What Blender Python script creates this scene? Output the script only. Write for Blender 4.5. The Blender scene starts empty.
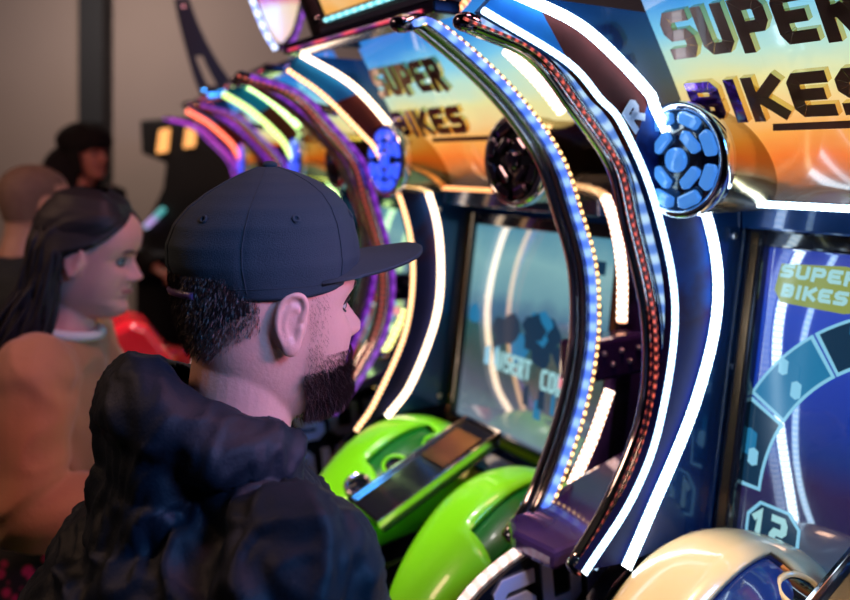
import bpy, bmesh, math, random
from mathutils import Vector, Matrix, noise
from math import sin, cos, pi, radians, exp, sqrt
random.seed(7)
S = bpy.context.scene
COL = S.collection
EYE = 1.62
# ---------------------------------------------------------------- camera
cd = bpy.data.cameras.new('camera'); cam = bpy.data.objects.new('camera', cd); COL.objects.link(cam)
cam.location = (0, 0, EYE); cam.rotation_euler = (radians(90), 0, 0)
cd.sensor_width = 36; cd.lens = 36*800/850; cd.shift_y = -140/850
cd.clip_start = .05; cd.clip_end = 60
cd.dof.use_dof = True; cd.dof.focus_distance = .86; cd.dof.aperture_fstop = 2.9
S.camera = cam
# ---------------------------------------------------------------- world, exposure, added unseen fill lights
w = bpy.data.worlds.new('world'); S.world = w; w.use_nodes = True
w.node_tree.nodes['Background'].inputs[0].default_value = (.03, .04, .07, 1)
w.node_tree.nodes['Background'].inputs[1].default_value = .3
S.view_settings.view_transform = 'Standard'; S.view_settings.look = 'None'
S.view_settings.exposure = 0.0; S.view_settings.gamma = 1; S.view_settings.use_curve_mapping = False
S.cycles.use_denoising = True
S.cycles.max_bounces = 7; S.cycles.glossy_bounces = 4
S.cycles.sample_clamp_indirect = 6
def area(name, loc, target, size, power, color):
    l = bpy.data.lights.new(name, 'AREA'); l.energy = power; l.color = color; l.size = size
    o = bpy.data.objects.new(name, l); COL.objects.link(o); o.location = loc
    o.rotation_euler = (Vector(target)-Vector(loc)).to_track_quat('-Z', 'Y').to_euler(); return o
def spot(name, loc, target, power, color, ang, blend=.5, size=.06):
    l = bpy.data.lights.new(name, 'SPOT'); l.energy = power; l.color = color; l.spot_size = radians(ang); l.spot_blend = blend; l.shadow_soft_size = size
    o = bpy.data.objects.new(name, l); COL.objects.link(o); o.location = loc
    o.rotation_euler = (Vector(target)-Vector(loc)).to_track_quat('-Z', 'Y').to_euler(); return o
area('fill_wall', (-2.2, 4.6, 3.0), (-2.0, 6.2, 1.5), .8, 26, (1, .80, .68))  # unseen area light added to brighten the back wall
area('fill_blue', (.95, -.05, 2.25), (-.10, .8, 1.45), .45, 26, (.06, .38, 1))  # added off-frame light, imitates blue glow from machines behind the camera
spot('fill_spot_pink', (.50, .62, 1.66), (-.10, .86, 1.40), 15, (.95, .34, .66), 34)  # unseen spot added to tint the capped man's face pink
spot('fill_spot_neck', (.62, .02, 2.0), (-.16, .83, 1.40), 11, (1, .42, .45), 20)  # extra unseen spot added to warm the man's neck
spot('fill_spot_red_bike', (-1.0, 1.4, 3.1), (-.76, 2.05, 1.15), 150, (1, .8, .75), 18)  # spot added to brighten the red rider shield, no real fixture
spot('fill_spot_green_bike', (-.45, .95, 3.1), (-.02, 1.58, 1.0), 150, (1, .97, .86), 20)  # spot added to lift the green cowls, no real fixture
spot('fill_spot_cream_bike', (.05, .35, 3.1), (.30, .95, 1.05), 200, (1, .76, .42), 15)  # added spot that warms and brightens the cream cowl
area('fill_rose', (.3, .9, 2.9), (-.75, 1.6, 1.35), .4, 15, (1, .36, .36))  # unseen area light added for a rosy tint on the woman
area('fill_warm', (-2.3, .9, 2.9), (-.9, 1.9, 1.2), .5, 17, (1, .58, .38))  # added warm fill from the left, brightens the woman's top

# ---------------------------------------------------------------- materials
def newmat(name):
    m = bpy.data.materials.new(name); m.use_nodes = True
    return m, m.node_tree, m.node_tree.nodes['Principled BSDF']
def mat(name, color, rough=.5, metal=0, emit=None, es=0, coat=0, bump=0, bscale=60, var=0, vscale=8, sheen=0, alpha=None, sss=0):
    m, nt, b = newmat(name); N, L = nt.nodes, nt.links
    b.inputs['Base Color'].default_value = (*color, 1); b.inputs['Roughness'].default_value = rough
    b.inputs['Metallic'].default_value = metal
    if coat: b.inputs['Coat Weight'].default_value = coat; b.inputs['Coat Roughness'].default_value = .04
    if sheen: b.inputs['Sheen Weight'].default_value = sheen
    if sss:
        b.inputs['Subsurface Weight'].default_value = sss; b.inputs['Subsurface Radius'].default_value = (.01, .004, .002)
    if emit: b.inputs['Emission Color'].default_value = (*emit, 1); b.inputs['Emission Strength'].default_value = es
    tc = N.new('ShaderNodeTexCoord')
    if var:
        n = N.new('ShaderNodeTexNoise'); n.inputs['Scale'].default_value = vscale; n.inputs['Detail'].default_value = 4
        L.new(tc.outputs['Object'], n.inputs['Vector'])
        mx = N.new('ShaderNodeMix'); mx.data_type = 'RGBA'
        mx.inputs['A'].default_value = (*[c*(1-var) for c in color], 1); mx.inputs['B'].default_value = (*[min(1, c*(1+var)) for c in color], 1)
        L.new(n.outputs['Fac'], mx.inputs['Factor']); L.new(mx.outputs['Result'], b.inputs['Base Color'])
    if bump:
        n = N.new('ShaderNodeTexNoise'); n.inputs['Scale'].default_value = bscale; n.inputs['Detail'].default_value = 5
        L.new(tc.outputs['Object'], n.inputs['Vector'])
        bp = N.new('ShaderNodeBump'); bp.inputs['Strength'].default_value = bump; bp.inputs['Distance'].default_value = .004
        L.new(n.outputs['Fac'], bp.inputs['Height']); L.new(bp.outputs['Normal'], b.inputs['Normal'])
    if alpha is not None: b.inputs['Alpha'].default_value = alpha
    return m
def led(name, core, halo, strength, pitch=.011, depth=.5):
    """glowing diode strip: bright diodes every PITCH metres along the UV's u axis, coloured diffuser between"""
    m, nt, b = newmat(name); N, L = nt.nodes, nt.links
    b.inputs['Base Color'].default_value = (.1, .1, .1, 1); b.inputs['Roughness'].default_value = .3
    uv = N.new('ShaderNodeUVMap'); sx = N.new('ShaderNodeSeparateXYZ'); L.new(uv.outputs['UV'], sx.inputs[0])
    mu = N.new('ShaderNodeMath'); mu.operation = 'MULTIPLY'; mu.inputs[1].default_value = 2*pi/pitch; L.new(sx.outputs['X'], mu.inputs[0])
    si = N.new('ShaderNodeMath'); si.operation = 'SINE'; L.new(mu.outputs[0], si.inputs[0])
    mr = N.new('ShaderNodeMapRange'); mr.inputs['From Min'].default_value = -1; mr.inputs['From Max'].default_value = .8
    mr.inputs['To Min'].default_value = 1-depth; mr.inputs['To Max'].default_value = 1; L.new(si.outputs[0], mr.inputs['Value'])
    mx = N.new('ShaderNodeMix'); mx.data_type = 'RGBA'; mx.inputs['A'].default_value = (*halo, 1); mx.inputs['B'].default_value = (*core, 1)
    mr2 = N.new('ShaderNodeMapRange'); mr2.inputs['From Min'].default_value = -.6; mr2.inputs['From Max'].default_value = .8; L.new(si.outputs[0], mr2.inputs['Value'])
    L.new(mr2.outputs[0], mx.inputs['Factor']); L.new(mx.outputs['Result'], b.inputs['Emission Color'])
    ml = N.new('ShaderNodeMath'); ml.operation = 'MULTIPLY'; ml.inputs[1].default_value = strength; L.new(mr.outputs[0], ml.inputs[0])
    L.new(ml.outputs[0], b.inputs['Emission Strength'])
    return m
def ramp_art(name, stops, axis, lo, hi, strength, nscale=6, namt=.25, rough=.15, base=.05, nstretch=(1, 1, 1), coat=.3, cior=1.5):
    """backlit or printed artwork: colour ramp along a local axis, broken up by noise"""
    m, nt, b = newmat(name); N, L = nt.nodes, nt.links
    tc = N.new('ShaderNodeTexCoord'); mp = N.new('ShaderNodeMapping'); mp.inputs['Scale'].default_value = nstretch
    L.new(tc.outputs['Object'], mp.inputs[0])
    n = N.new('ShaderNodeTexNoise'); n.inputs['Scale'].default_value = nscale; n.inputs['Detail'].default_value = 5; L.new(mp.outputs[0], n.inputs['Vector'])
    sx = N.new('ShaderNodeSeparateXYZ'); L.new(tc.outputs['Object'], sx.inputs[0])
    mr = N.new('ShaderNodeMapRange'); mr.inputs['From Min'].default_value = lo; mr.inputs['From Max'].default_value = hi; L.new(sx.outputs[axis], mr.inputs['Value'])
    s1 = N.new('ShaderNodeMath'); s1.operation = 'SUBTRACT'; s1.inputs[1].default_value = .5; L.new(n.outputs['Fac'], s1.inputs[0])
    m1 = N.new('ShaderNodeMath'); m1.operation = 'MULTIPLY_ADD'; m1.inputs[1].default_value = namt*2; L.new(s1.outputs[0], m1.inputs[0]); L.new(mr.outputs[0], m1.inputs[2])
    cr = N.new('ShaderNodeValToRGB'); L.new(m1.outputs[0], cr.inputs[0])
    e = cr.color_ramp.elements
    while len(e) < len(stops): e.new(.5)
    for el, (p, c) in zip(e, stops): el.position = p; el.color = (*c, 1)
    if strength > 0:
        b.inputs['Base Color'].default_value = (base, base, base, 1)
        L.new(cr.outputs[0], b.inputs['Emission Color']); b.inputs['Emission Strength'].default_value = strength
    else: L.new(cr.outputs[0], b.inputs['Base Color'])
    b.inputs['Roughness'].default_value = rough; b.inputs['Specular IOR Level'].default_value = .5 if coat else .05; b.inputs['Coat Weight'].default_value = coat; b.inputs['Coat Roughness'].default_value = .03; b.inputs['Coat IOR'].default_value = cior
    return m
M = {}
M['lacquer'] = mat('black lacquer', (.012, .012, .018), .12, .0, coat=1)
M['navy'] = mat('navy lacquered panel', (.005, .035, .14), .2, .35, coat=1)
M['dark'] = mat('matt black', (.012, .012, .014), .55)
M['darkmetal'] = mat('dark chrome', (.18, .16, .22), .12, 1)
M['chrome'] = mat('chrome', (.72, .72, .76), .1, 1)
M['bronze'] = mat('bronze metal', (.42, .23, .11), .25, 1, bump=.15, bscale=25)
M['gold'] = mat('gold drum metal', (.55, .40, .16), .22, 1, bump=.2, bscale=18)
M['purple'] = mat('purple lacquered panel', (.07, .035, .17), .16, .3, coat=1, var=.6, vscale=14)
M['bolt'] = mat('steel bolt', (.6, .6, .62), .3, 1)
M['hubdark'] = mat('hub black plastic', (.008, .01, .018), .2, coat=1)
M['hublamp'] = mat('blue hub lamp', (.1, .3, .6), .15, emit=(.08, .33, 1), es=.6, coat=1, bump=.5, bscale=45)
M['hubwhite'] = mat('blue bright hub lamp', (.1, .1, .5), .15, emit=(.03, .10, 1), es=1.3, coat=1, bump=.4, bscale=60)
M['letter'] = mat('dark bronze letter face', (.20, .085, .06), .3, .35, coat=.4, bump=.25, bscale=30)
M['letteredge'] = mat('polished gold letter side', (.8, .58, .25), .12, 1)
M['letterpurple'] = mat('violet foil letter face', (.11, .02, .32), .15, .7, coat=1, bump=.5, bscale=60)
M['white'] = mat('pale lettering', (.66, .66, .78), .3)
M['lavender'] = mat('lavender lettering', (.62, .55, .90), .4)
M['screenblack'] = mat('smoked glass', (.005, .007, .012), .05, coat=1)
skyblue, cyan = (.04, .30, .85), (.38, .78, .95)
M['marquee'] = ramp_art('backlit race poster', [(0, (.04, .02, .012)), (.05, (.12, .05, .02)), (.085, (.60, .16, .04)), (.14, (.92, .20, .03)), (.23, (.95, .40, .08)), (.33, (.92, .62, .26)), (.44, (.82, .78, .36)), (.55, (.50, .78, .66)), (.66, (.20, .60, .86)), (.8, (.04, .30, .78)), (1, (.02, .12, .6))], 'Z', EYE-.055, EYE+.30, 1.0, 5, .14, nstretch=(1, .7, 2.2))
M['fin_art'] = ramp_art('blue printed side art', [(0, (.003, .003, .02)), (.35, (.005, .008, .07)), (.45, (.014, .006, .04)), (.55, (.003, .03, .16)), (.68, (.006, .008, .05)), (.8, (.01, .06, .28)), (1, (.01, .16, .45))], 'Z', EYE-.55, EYE+.2, 0, 9, .32, coat=0, rough=.5)
M['fin_brown'] = mat('printed rust brown panel', (.065, .012, .012), .5, var=.8, vscale=22)
M['fin_brown'].node_tree.nodes['Principled BSDF'].inputs['Specular IOR Level'].default_value = .05
M['sign_art'] = ramp_art('backlit topper art', [(0, (.95, .45, .1)), (.3, (.9, .65, .35)), (.45, (.7, .05, .1)), (.6, (.25, .08, .6)), (.75, (.5, .65, .9)), (1, (.08, .5, .75))], 'Z', EYE+.28, EYE+.6, 1.0, 9, .3)
M['screen_blue'] = ramp_art('game display blue', [(0, (.005, .012, .07)), (.2, (.03, .01, .09)), (.30, (.004, .03, .25)), (.5, (.006, .05, .50)), (.75, (.02, .08, .68)), (.9, (.07, .10, .62)), (1, (.01, .05, .42))], 'Z', EYE-.52, EYE-.11, .85, 4, .14, rough=.12, coat=1, cior=2.6)
M['screen_sky'] = ramp_art('game display sky', [(0, (.22, .32, .42)), (.2, (.12, .14, .2)), (.33, (.05, .10, .10)), (.46, (.02, .12, .13)), (.55, (.07, .20, .36)), (.64, (.20, .46, .55)), (.8, (.30, .62, .66)), (1, (.10, .36, .52))], 'Z', EYE-.57, EYE-.13, .85, 9, .13, rough=.1, coat=1, cior=2.6)
M['scr_white'] = mat('display pale cyan', (.0, .0, .0), .2, emit=(.45, .85, .9), es=.75)
M['scr_teal'] = mat('display teal panel', (.0, .0, .0), .2, emit=(.02, .22, .45), es=.8, var=0)
M['scr_line'] = mat('display outline', (.0, .0, .0), .2, emit=(.25, .62, .85), es=.9)
M['scr_dark'] = mat('display dark panel', (.0, .0, .0), .2, emit=(.008, .04, .09), es=.8)
M['scr_orange'] = mat('display orange', (.0, .0, .0), .2, emit=(.75, .25, .08), es=.8)
M['scr_yellow'] = mat('display olive', (.0, .0, .0), .2, emit=(.32, .40, .10), es=.8)
M['scr_pink'] = mat('display pink', (.0, .0, .0), .2, emit=(1, .30, .36), es=.9)

# ---------------------------------------------------------------- mesh builder
def V(*a): return Vector(a)
class MB:
    def __init__(s): s.v = []; s.f = []; s.m = []; s.uv = {}; s.cur = 0; s.flat = set()
    def add(s, vs, fs, uvs=None, flat=False):
        o = len(s.v); s.v += [tuple(v) for v in vs]
        for i, f in enumerate(fs):
            k = len(s.f); s.f.append([j+o for j in f]); s.m.append(s.cur)
            if uvs: s.uv[k] = uvs[i]
            if flat: s.flat.add(k)
    def box(s, lo, hi, R=None, c=None):
        x0, y0, z0 = lo; x1, y1, z1 = hi
        vs = [V(x, y, z) for x in (x0, x1) for y in (y0, y1) for z in (z0, z1)]
        if R is not None: vs = [R @ v for v in vs]
        if c is not None: vs = [v+Vector(c) for v in vs]
        s.add(vs, [(0, 1, 3, 2), (4, 6, 7, 5), (0, 4, 5, 1), (2, 3, 7, 6), (0, 2, 6, 4), (1, 5, 7, 3)], flat=True)
    def ring_sweep(s, rings, closed=True, caps=True, us=None, flat=False):
        n = len(rings[0]); vs = [p for r in rings for p in r]; fs = []; uvs = []
        for i in range(len(rings)-1):
            for j in range(n if closed else n-1):
                k = (j+1) % n
                fs.append((i*n+j, i*n+k, (i+1)*n+k, (i+1)*n+j))
                if us: uvs.append([(us[i], j/n), (us[i], (j+1)/n), (us[i+1], (j+1)/n), (us[i+1], j/n)])
        o = len(s.v); s.add(vs, fs, uvs if us else None, flat)
        if caps and closed:
            for base, rev in ((0, True), ((len(rings)-1)*n, False)):
                f = [o+base+j for j in range(n)]
                if rev: f.reverse()
                k = len(s.f); s.f.append(f); s.m.append(s.cur); s.flat.add(k)
                if us: s.uv[k] = [(us[0] if rev else us[-1], .5)]*n
    def tube(s, pts, r, n=12, flatx=1.0, side=None, caps=True, uvo=0):
        pts = [Vector(p) for p in pts]; rs = r if isinstance(r, (list, tuple)) else [r]*len(pts)
        T = []
        for i in range(len(pts)):
            T.append((pts[min(i+1, len(pts)-1)]-pts[max(i-1, 0)]).normalized())
        up = Vector(side) if side is not None else (V(0, 0, 1) if abs(T[0].z) < .9 else V(1, 0, 0))
        N = (up-T[0]*up.dot(T[0])).normalized(); rings = []; us = [uvo]
        for i, p in enumerate(pts):
            if i: us.append(us[-1]+(p-pts[i-1]).length)
            N = ((Vector(side) if side is not None else N)-T[i]*(Vector(side) if side is not None else N).dot(T[i])).normalized()
            B = T[i].cross(N)
            rings.append([p+(N*cos(2*pi*j/n)*flatx+B*sin(2*pi*j/n))*rs[i] for j in range(n)])
        s.ring_sweep(rings, us=us, caps=caps)
    def band(s, pts, side, wd, th):
        """rectangular bar swept along PTS; WD along SIDE, TH across"""
        pts = [Vector(p) for p in pts]; side = Vector(side).normalized(); rings = []; us = [0]
        for i, p in enumerate(pts):
            if i: us.append(us[-1]+(p-pts[i-1]).length)
            t = (pts[min(i+1, len(pts)-1)]-pts[max(i-1, 0)]).normalized(); b = t.cross(side).normalized()
            rings.append([p+side*wd/2+b*th/2, p-side*wd/2+b*th/2, p-side*wd/2-b*th/2, p+side*wd/2-b*th/2])
        s.ring_sweep(rings, us=us, flat=True)
    def lathe(s, prof, c, axis, n=40, cap=True):
        axis = Vector(axis).normalized(); c = Vector(c)
        a = axis.orthogonal().normalized(); b = axis.cross(a)
        s.ring_sweep([[c+axis*h+(a*cos(2*pi*j/n)+b*sin(2*pi*j/n))*r for j in range(n)] for r, h in prof], caps=cap)
    def prism(s, poly, d):
        """polygon of 3D points extruded by vector D"""
        poly = [Vector(p) for p in poly]; d = Vector(d); n = len(poly)
        vs = poly+[p+d for p in poly]
        s.add(vs, [tuple(range(n-1, -1, -1)), tuple(range(n, 2*n))]+[(i, (i+1) % n, n+(i+1) % n, n+i) for i in range(n)], flat=True)
    def ellipsoid(s, c, r, n=20, R=None):
        c = Vector(c); rings = []
        for i in range(1, n):
            th = pi*i/n
            ring = []
            for j in range(n*2):
                v = V(r[0]*sin(th)*cos(pi*j/n), r[1]*sin(th)*sin(pi*j/n), -r[2]*cos(th))
                if R is not None: v = R @ v
                ring.append(c+v)
            rings.append(ring)
        s.ring_sweep(rings)
    def mesh(s, name):
        me = bpy.data.meshes.new(name); me.from_pydata(s.v, [], s.f); 
        if s.uv:
            ul = me.uv_layers.new(name='UVMap')
            for k, p in enumerate(me.polygons):
                if k in s.uv:
                    for li, uv in zip(p.loop_indices, s.uv[k]): ul.data[li].uv = uv
        for k, p in enumerate(me.polygons):
            p.material_index = s.m[k]; p.use_smooth = k not in s.flat
        bm = bmesh.new(); bm.from_mesh(me); bmesh.ops.recalc_face_normals(bm, faces=bm.faces); bm.to_mesh(me); bm.free()
        return me
    def build(s, name, mats, parent=None, bevel=0, label=None):
        o = bpy.data.objects.new(name, s.mesh(name)); COL.objects.link(o)
        for m in (mats if isinstance(mats, (list, tuple)) else [mats]): o.data.materials.append(m)
        if parent is not None: o.parent = parent
        if bevel:
            b = o.modifiers.new('bevel', 'BEVEL'); b.width = bevel; b.segments = 2; b.limit_method = 'ANGLE'
        if label: o['label'] = label
        return o
def tag(o, label=None, cat=None, group=None, kind=None):
    if label: o['label'] = label
    if cat: o['category'] = cat
    if group: o['group'] = group
    if kind: o['kind'] = kind
    return o
def empty(name, loc=(0, 0, 0), rz=0):
    o = bpy.data.objects.new(name, None); COL.objects.link(o); o.location = loc; o.rotation_euler = (0, 0, rz); o.empty_display_size = .1
    return o
def remesh(mb, voxel, smooth=4, fac=.5):
    me = mb.mesh('tmp'); o = bpy.data.objects.new('tmp', me); COL.objects.link(o)
    r = o.modifiers.new('r', 'REMESH'); r.mode = 'VOXEL'; r.voxel_size = voxel
    if smooth:
        q = o.modifiers.new('s', 'SMOOTH'); q.factor = fac; q.iterations = smooth
    dg = bpy.context.evaluated_depsgraph_get(); dg.update()
    out = bpy.data.meshes.new_from_object(o.evaluated_get(dg))
    bpy.data.objects.remove(o); bpy.data.meshes.remove(me)
    for p in out.polygons: p.use_smooth = True
    return out
def link(name, me, m, parent=None, label=None):
    me.name = name; o = bpy.data.objects.new(name, me); COL.objects.link(o); me.materials.clear()
    for x in (m if isinstance(m, (list, tuple)) else [m]): me.materials.append(x)
    if parent is not None: o.parent = parent
    if label: o['label'] = label
    return o
def displace(me, fn):
    me.update(); ns = [v.normal.copy() for v in me.vertices]
    for v, n in zip(me.vertices, ns): v.co += n*fn(v.co)
def spline(pts, n=8):
    pts = [Vector(p) for p in pts]; q = [pts[0]*2-pts[1]]+pts+[pts[-1]*2-pts[-2]]; out = []
    for i in range(1, len(q)-2):
        for k in range(n):
            t = k/n; a, b, c, d = q[i-1], q[i], q[i+1], q[i+2]
            out.append(.5*((2*b)+(c-a)*t+(2*a-5*b+4*c-d)*t*t+(3*b-a-3*c+d)*t**3))
    out.append(pts[-1]); return out
# lettering: chamfered stroke letters in a unit box
GL = {
 'S': [[(1, 1), (.2, 1), (0, .82), (0, .62), (.15, .5), (.85, .5), (1, .38), (1, .18), (.8, 0), (0, 0)]],
 'U': [[(0, 1), (0, .15), (.2, 0), (.8, 0), (1, .15), (1, 1)]],
 'P': [[(0, -.08), (0, 1), (.85, 1), (1, .85), (1, .55), (.85, .42), (.2, .42)]],
 'E': [[(1, 1), (.15, 1), (0, .85), (0, .15), (.15, 0), (1, 0)], [(0, .5), (.8, .5)]],
 'R': [[(0, -.08), (0, 1), (.85, 1), (1, .85), (1, .6), (.85, .48), (.25, .48)], [(.5, .48), (1, -.08)]],
 'B': [[(0, 0), (0, 1), (.8, 1), (.95, .85), (.95, .62), (.75, .5), (.95, .38), (.95, .15), (.8, 0), (0, 0)], [(.75, .5), (.3, .5)]],
 'I': [[(.5, 1), (.5, -.08)]],
 'K': [[(0, 1), (0, -.08)], [(1, 1), (.3, .5), (1, 0)]],
 'N': [[(0, 0), (0, 1), (1, 0), (1, 1)]], 'T': [[(0, 1), (1, 1)], [(.5, 1), (.5, 0)]],
 'C': [[(1, 1), (.2, 1), (0, .8), (0, .2), (.2, 0), (1, 0)]], 'O': [[(.2, 0), (0, .2), (0, .8), (.2, 1), (.8, 1), (1, .8), (1, .2), (.8, 0), (.2, 0)]],
 '1': [[(.1, .8), (.5, 1), (.5, 0)]], '2': [[(0, 1), (.8, 1), (1, .85), (1, .6), (.8, .5), (.2, .5), (0, .35), (0, 0), (1, 0)]],
 '3': [[(0, 1), (.85, 1), (1, .85), (1, .62), (.8, .5), (.25, .5)], [(.8, .5), (1, .38), (1, .15), (.85, 0), (0, 0)]],
}
def stroke_letter(mb, ch, o, ux, uy, w, h, t, n, depth, slant=0):
    """letter box at O with unit axes UX, UY; stroke thickness T; extruded DEPTH along N"""
    o, ux, uy, n = Vector(o), Vector(ux), Vector(uy), Vector(n)
    for st in GL[ch]:
        P = [Vector((x*(w-t)+t/2+slant*y*h, y*(h-t)+t/2)) for x, y in st]
        L = []; Rr = []
        for i, p in enumerate(P):
            a = (P[i]-P[i-1]).normalized() if i else (P[1]-P[0]).normalized()
            b = (P[i+1]-P[i]).normalized() if i < len(P)-1 else a
            if i == 0: p = p-a*t*.5
            if i == len(P)-1: p = p+a*t*.5
            na = Vector((-a.y, a.x)); nb = Vector((-b.y, b.x)); m_ = na+nb
            if m_.length < 1e-4: m_ = na
            m_.normalize(); k = min(1.8, 1/max(.35, m_.dot(na)))*t/2
            L.append(p+m_*k); Rr.append(p-m_*k)
        W = lambda q: o+ux*q.x+uy*q.y
        for i in range(len(P)-1):
            mb.prism([W(L[i]), W(Rr[i]), W(Rr[i+1]), W(L[i+1])], n*depth)
def text(mb, s, o, ux, uy, w, h, t, gap, n, depth, slant=0):
    o = Vector(o)
    for ch in s:
        if ch == ' ': o = o+Vector(ux)*(w*.5); continue
        ww = t*1.2 if ch == 'I' else w
        stroke_letter(mb, ch, o, ux, uy, ww, h, t, n, depth, slant); o = o+Vector(ux)*(ww+gap)

# ================================================================ the room
def struct(name, lo, hi, m):
    b = MB(); b.box(lo, hi); o = b.build(name, m); o['kind'] = 'structure'; return o
struct('floor', (-5, -2.5, -.1), (4, 6.4, 0), mat('dark carpet', (.03, .025, .035), .9, var=.6, vscale=30, bump=.4))
struct('ceiling', (-5, -2.5, 3.3), (4, 6.4, 3.4), mat('black ceiling', (.03, .03, .035), .9))
wallm = mat('taupe painted wall', (.36, .295, .265), .85, bump=.05, var=.06, vscale=2)
struct('wall_back', (-5, 6.2, 0), (4, 6.4, 3.3), wallm)
struct('wall_left', (-5.1, -2.5, 0), (-5, 6.4, 3.3), wallm)
struct('wall_right', (4, -2.5, 0), (4.1, 6.4, 3.3), M['dark'])
struct('wall_front', (-5, -2.6, 0), (4, -2.5, 3.3), M['dark'])
struct('trim_1', (-2.60, 6.0, 0), (-2.42, 6.2, 3.3), mat('dark grey painted column', (.012, .015, .02), .7))

# ================================================================ racing machines
A0 = [(.315, .196), (.283, .19), (.186, .162), (.079, .093), (.055, .06), (-.041, -.073), (-.067, -.199), (-.02, -.333), (.079, -.476), (.115, -.525)]
A1 = [(.223, .212), (.11, .157), (.02, .075), (-.02, .02), (-.077, -.067), (-.109, -.18), (-.104, -.336), (-.038, -.484), (.025, -.55)]
B0 = [(.34, .171), (.212, .121), (.156, .078), (.116, .045), (.056, -.055), (.015, -.199), (.043, -.347), (.096, -.439), (.183, -.516)]
B1 = [(.251, .18), (.169, .13), (.079, .051), (.05, .021), (-.012, -.087), (-.043, -.22), (-.025, -.372), (.05, -.513), (.098, -.569)]
T2 = [(.326, .167), (.215, .135), (.139, .067), (.07, -.007), (.043, -.087), (-.0, -.229), (.008, -.357), (.07, -.463), (.143, -.539)]
T1 = [(.319, .186), (.283, .186), (.175, .117), (.1, .049), (.056, -.008), (.029, -.069), (-.005, -.16), (-.013, -.243), (-.005, -.319), (.021, -.404), (.075, -.51), (.125, -.561)]
C1a = [(.091, .174), (.029, .13), (-.025, .08)]
C1b = [(-.107, -.034), (-.145, -.105), (-.165, -.193), (-.165, -.284)]
C1c = [(-.135, -.399), (-.093, -.478), (-.047, -.545)]
W = .50
def pz(c, w, off=0): return [V(a+off, w, EYE+h) for a, h in c]
def profile(z):   # marquee surface: how far it stands towards the player at height z above the eye
    t = [(-.055, -.095), (.0, -.055), (.06, -.015), (.12, .02), (.2, .07), (.28, .115)]
    for (z0, a0), (z1, a1) in zip(t, t[1:]):
        if z <= z1: return a0+(a1-a0)*(z-z0)/(z1-z0)
    return t[-1][1]
def front_plate(mb, curve, w0, w1, back, top, bot):
    """side plate: front edge follows CURVE, back edge at a=BACK"""
    c = spline([V(a, h, 0) for a, h in curve], 5); n = len(c)
    hs = [p.y for p in c]
    fl = [V(p.x, w0, EYE+p.y) for p in c]; fr = [V(p.x, w1, EYE+p.y) for p in c]
    bl = [V(back, w0, EYE+p.y) for p in c]; br = [V(back, w1, EYE+p.y) for p in c]
    mb.ring_sweep([[fl[i], fr[i], br[i], bl[i]] for i in range(n)], flat=True)
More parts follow.
